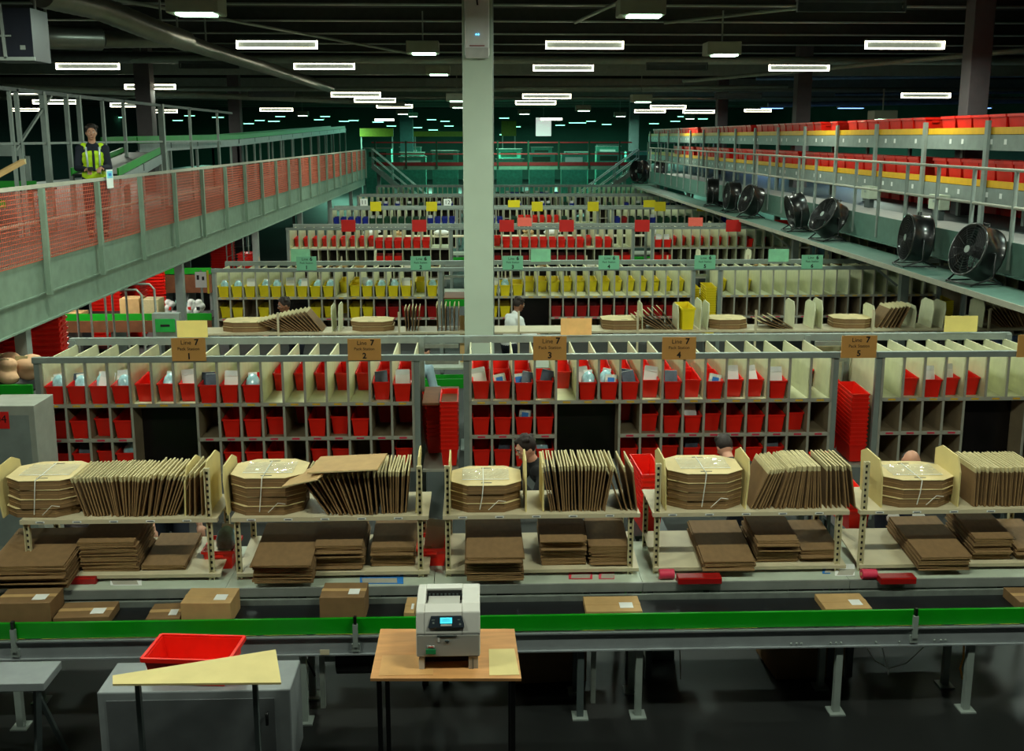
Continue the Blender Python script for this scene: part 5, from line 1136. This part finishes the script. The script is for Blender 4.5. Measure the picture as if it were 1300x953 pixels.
for L, py, pxs in ((5, 325, [(392, 'o'), (430, 'p'), (455, 'p'), (475, 'b'), (520, 'w'), (552, 'p'), (690, 'p'), (752, 'w'), (885, 'b'), (948, 'b'), (965, 'p'), (985, 'b'), (1060, 'p'), (1082, 'b'), (1098, 'b'), (1120, 'p')]),
                   (4, 277, [(470, 'w'), (505, 'p'), (530, 'b'), (560, 'w'), (670, 'p'), (700, 'w'), (740, 'b'), (830, 'w'), (860, 'p'), (900, 'b')])):
    Yb = Ys[L]-3.1
    for k, (px, ty) in enumerate(pxs):
        x = onY(px, py, Yb).x; rk = {5: 'third', 4: 'fourth'}[L]
        if ty == 'b': t = thing('shelf_divider', 'cream divider board, %s item along the %s rack benches' % (nth(k+1), rk), 'divider', (x, Yb-.25, 1.432)); board(MB(), 0, 0, .5, 0, .42, CREAM, rnd.uniform(-8, 10)).obj('board_panel', t); MB().bb((-.03, .02, 0), (.03, .48, .006), SHM).obj('foot', t)
        elif ty == 'p':
            t = thing('paper_bundle', 'crumpled brown paper bundle, %s item along the %s rack benches' % (nth(k+1), rk), 'bundle', (x, Yb, 1.432)); m = MB()
            for q in range(7): m.box((rnd.uniform(-.16, .16), rnd.uniform(-.1, .1), .08+rnd.uniform(-.01, .05)), (.18, .12, .012+.04*(q % 2)), KRAFT, (rnd.uniform(-.6, .6), rnd.uniform(-.6, .6), rnd.uniform(0, 3)))
            put('paper_sheet', remesh(m, .02, KRAFT, 1, 'paper'), t); MB().bb((-.15, -.12, 0), (.15, .12, .03), KEDGE).obj('flat_sheet', t)
        elif ty == 'w': t = thing('mail_sack', 'white plastic sack, %s item along the %s rack benches' % (nth(k+1), rk), 'sack', (x, Yb, 1.432)); MB().ball((0, 0, .09), (.24, .16, .09), WHITE, 8).obj('sack_body', t); MB().tube([(.2, 0, .1), (.3, 0, .15)], [.03, .05], WHITE, 8).obj('neck', t)
        else: OCT((x, Yb, 1.432), (0, 0, 0), 'octagonal tray alone on the third rack benches', 'tray', None)
# numbered white cards over the fourth rack
for px, n in ((462, '11'), (568, '12')):
    p = onY(px, 257, Ys[4]+1.5); t = thing('number_card', 'small white number card %s above the fourth rack' % ('nearer the walkway' if n == '11' else 'nearer the pale column'), 'card', (p.x, p.y, p.z)); MB().box((0, 0, 0), (.26, .01, .26), WHITE).obj('card', t); text(n, .2, INK, t, (0, -.007, 0)); MB().bb((-.01, .006, -p.z), (.01, .02, .1), STEEL).obj('stick', t)

# ------------------------------------------------------------ goods beside and under the walkway
def crates(px, Y, z0, n, lab, rz=0, s=(1, 1, 1), dz=.075):
    x = onY(px, 400, Y).x
    t = thing('pallet', 'dark plastic pallet under %s' % lab, 'pallet', (x, Y, 0)); MB().bb((-.4, -.5, z0-.04), (.4, .5, z0-.004), DARK).obj('deck', t)
    for a in (-.35, 0, .35): MB().bb((a-.04, -.45, 0), (a+.04, .45, z0-.04), DARK).obj('skid', t)
    for k in range(n): CRATE((x, Y, z0+k*dz), (0, 0, R(rz)), 'red crate, %s from bottom of %s' % (nth(k+1), lab), 'crate', 'nested crates near the walkway', s)
crates(60, 13.9, .16, 24, 'the tall stack beside the first walkway post', 8, (.62, 1, 1))
crates(8, 14.3, .16, 22, 'the stack at the frame edge under the walkway', 90, (1.2, 1.3, 1))
crates(140, 21.6, .16, 22, 'the wide stack behind the first taped carton', 0, (1.0, 1, 1)); crates(172, 22.6, .16, 26, 'the narrow tall stack under the walkway', 90, (.8, 1, 1)); crates(194, 25.0, .16, 20, 'the far stack behind the walkway post', 20)
crates(318, 28.2, .16, 14, 'the stack near the third rack end', 90); crates(287, 31, .16, 20, 'the far dark stack beside the yellow post', 0)
t = thing('side_conveyor', 'long green-sided conveyor running beside the second rack under the walkway', 'conveyor', (0, 19.6, 0)); x0_, x1_ = at(70, 19.6, 394), at(268, 19.6, 394)
MB().bb((x0_, 0, 1.0), (x1_, .03, 1.13), LGREEN).obj('side_guard', t); MB().bb((x0_, .03, 1.02), (x1_, .9, 1.04), BELT).obj('belt', t); MB().bb((x0_, -.02, .78), (x1_, 0, 1.0), BROWNW).obj('side_board', t)
for k in range(4): MB().bb((x0_+.1+k*(x1_-x0_-.3)/3, .1, 0), (x0_+.16+k*(x1_-x0_-.3)/3, .8, 1.02), STEEL).obj('leg', t)
t = thing('side_conveyor', 'short green-sided conveyor farther back beside the third rack', 'conveyor', (0, 26.6, 0)); x2_, x3_ = at(200, 26.6, 341), at(268, 26.6, 341)
MB().bb((x2_, 0, .98), (x3_, .03, 1.14), LGREEN).obj('side_guard', t); MB().bb((x2_, .03, 1.0), (x3_, .9, 1.02), BELT).obj('belt', t); MB().bb((x2_, -.02, .5), (x3_, 0, .96), BROWNW).obj('side_board', t)
for k in range(3): MB().bb((x2_+.05+k*.6, .1, 0), (x2_+.11+k*.6, .8, 1.0), STEEL).obj('leg', t)
def c2(px0, px1, Y, z, d, h, lab, m=KRAFT, rz=0):
    a, b = at(px0, Y, 390), at(px1, Y, 390); return carton('carton', ((a+b)/2, Y+d/2, z), (b-a, d, h), lab, rz, m, False)
c2(152, 177, 19.8, 1.045, .4, .34, 'tan carton on the side conveyor next to the hoop cage'); c2(180, 201, 19.8, 1.045, .4, .32, 'tan carton with open flaps on the side conveyor', KEDGE); c2(76, 102, 19.8, 1.045, .4, .07, 'flat pale carton on the side conveyor by the first hoop cage')
for k, (px, w) in enumerate(((216, .2), (229, .18), (241, .2), (252, .17))):
    t = thing('carrier_bag', 'crumpled pale goods bag, %s along the end of the side conveyor' % nth(k+1), 'bag', (at(px, 19.9, 390), 19.95, 1.045)); m = MB()
    for q in range(6): m.ball((rnd.uniform(-.06, .06), rnd.uniform(-.06, .06), .08+q*.035), (.07, .06, .06), WHITE, 6)
    put('bag_body', remesh(m, .015, (WHITE, mat('teal print bag', (120, 180, 170)), MATS['pale orange'] if 'pale orange' in MATS else WHITE, WHITE)[k], 2, 'bag'), t); MB().box((0, -.085, .14), (.06, .01, .06), (RED, BLUEP, SRED, INK)[k]).obj('print_patch', t)
def cage(px, Y, z1, lab):
    x = at(px, Y, 390); t = thing('roll_cage', lab, 'cage', (x, Y, 0)); w = .22
    for y in (0, .62): MB().tube([(-w, y, .2), (-w, y, z1-.08), (-w+.07, y, z1), (w-.07, y, z1), (w, y, z1-.08), (w, y, .2)], .018, GALV, 8).obj('hoop', t)
    MB().bb((-w, 0, .16), (w, .62, .2), DSTEEL).obj('base', t)
    for z in (.8, 1.3): MB().tube([(-w, 0, z), (-w, .62, z)], .01, GALV, 6).tube([(w, 0, z), (w, .62, z)], .01, GALV, 6).obj('side_rail', t)
    for a in (-.18, .18):
        for b in (.06, .56): MB().tube([(a-.02, b, .08), (a+.02, b, .08)], .075, BLACK, 14).bb((a-.01, b-.01, .12), (a+.01, b+.01, .17), STEEL).obj('caster', t)
cage(96, 15.6, 2.16, 'tubular hoop roll cage standing behind the front rack, first from the walkway post'); cage(162, 15.6, 2.16, 'tubular hoop roll cage standing behind the front rack, second from the walkway post')
cage(302, 27.5, 2.1, 'distant hoop roll cage beside the third rack end')
Yq = 13.3; x = at(210, Yq, 415); t = thing('green_notice', 'green card notice on a grey box behind the first tan sign', 'notice', (x, Yq, 0)); z = onY(210, 413, Yq).z
MB().box((0, 0, z), (.25, .02, .17), mat('green card', (24, 150, 60))).obj('card', t); MB().box((0, .08, z-.02), (.34, .12, .34), STEEL).obj('backing_box', t); MB().box((0, -.012, z), (.12, .002, .03), INK).obj('print_line', t); MB().bb((-.03, .02, 0), (.03, .08, z-.18), BLACK).obj('stand', t)
Yq = 22.5; x = at(255, Yq, 355); z = onY(255, 355, Yq).z; t = thing('paper_notice', 'white paper notice with yellow edge hung beside the second rack end', 'notice', (x, Yq, 0)); MB().box((0, 0, z), (.24, .01, .34), WHITE).obj('sheet', t); MB().box((-.06, -.007, z+.05), (.05, .003, .1), INK).box((.05, -.007, z+.03), (.05, .003, .08), INK).obj('print_block', t); MB().box((.15, 0, z-.05), (.04, .01, .5), YEL).obj('yellow_strip', t); MB().bb((-.02, .01, 0), (.02, .05, z+.2), STEEL).obj('stand_post', t)
# beside the near end of the front rack
Yq = 10.6; x = at(22, Yq, 560)
t = thing('grey_cabinet', 'grey metal cabinet with a red number label beside the front rack end', 'cabinet', (x, Yq, 0)); z = onY(20, 515, Yq).z
MB().bb((-.35, 0, .04), (.2, .5, z), mat('pale cabinet grey', (158, 162, 150), .5)).obj('casing', t, bevel=.006); MB().bb((-.3, -.006, .15), (.14, 0, z-.1), STEEL).obj('door', t)
o = MB().bb((-.32, -.012, z-.24), (-.06, -.007, z-.06), SRED).obj('red_label', t); text('04', .12, INK, o, (-.14, -.014, z-.14)); MB().bb((-.3, 0, 0), (.15, .45, .04), DARK).obj('plinth', t)
t = thing('side_conveyor', 'bright green conveyor end poking in above the grey cabinet at the frame edge', 'conveyor', (at(-30, 11.6, 495), 11.6, 0)); z = onY(15, 492, 11.6).z; MB().bb((-.6, 0, z-.08), (.62, .03, z+.03), LGREEN).obj('side_guard', t); MB().bb((-.6, .03, z-.05), (.62, .6, z-.03), BELT).obj('belt', t); MB().bb((.3, .1, 0), (.36, .5, z-.05), STEEL).obj('leg', t); MB().bb((-.4, .1, 0), (-.34, .5, z-.05), STEEL).obj('leg', t)
for k, (px, py) in enumerate(((8, 486), (24, 482), (-6, 478))):
    t = thing('paper_sack', 'pale brown paper sack lying on the green conveyor end, %s of three' % nth(k+1), 'sack', (at(px, 11.8, py), 11.8+k*.16, z-.028)); m = MB()
    for q in range(5): m.ball((rnd.uniform(-.1, .1), rnd.uniform(-.04, .04), .1+q*.04), (.13, .07, .08), KRAFT, 6)
    put('sack_body', remesh(m, .02, mat('pale paper sack', (226, 180, 140), .8), 2, 'sack'), t); MB().box((.0, -.04, .3), (.14, .01, .05), KEDGE).obj('folded_top', t)
# ------------------------------------------------------------ world, view
w = bpy.data.worlds.new('world'); sc.world = w; w.use_nodes = True
w.node_tree.nodes['Background'].inputs[0].default_value = (.5, .6, .55, 1); w.node_tree.nodes['Background'].inputs[1].default_value = .05
sc.view_settings.view_transform = 'Standard'; sc.view_settings.look = 'None'; sc.view_settings.gamma = 1; sc.view_settings.exposure = -.2
sc.view_settings.use_curve_mapping = False
sc.cycles.use_denoising = True
sc.cycles.max_bounces = 4; sc.cycles.diffuse_bounces = 3
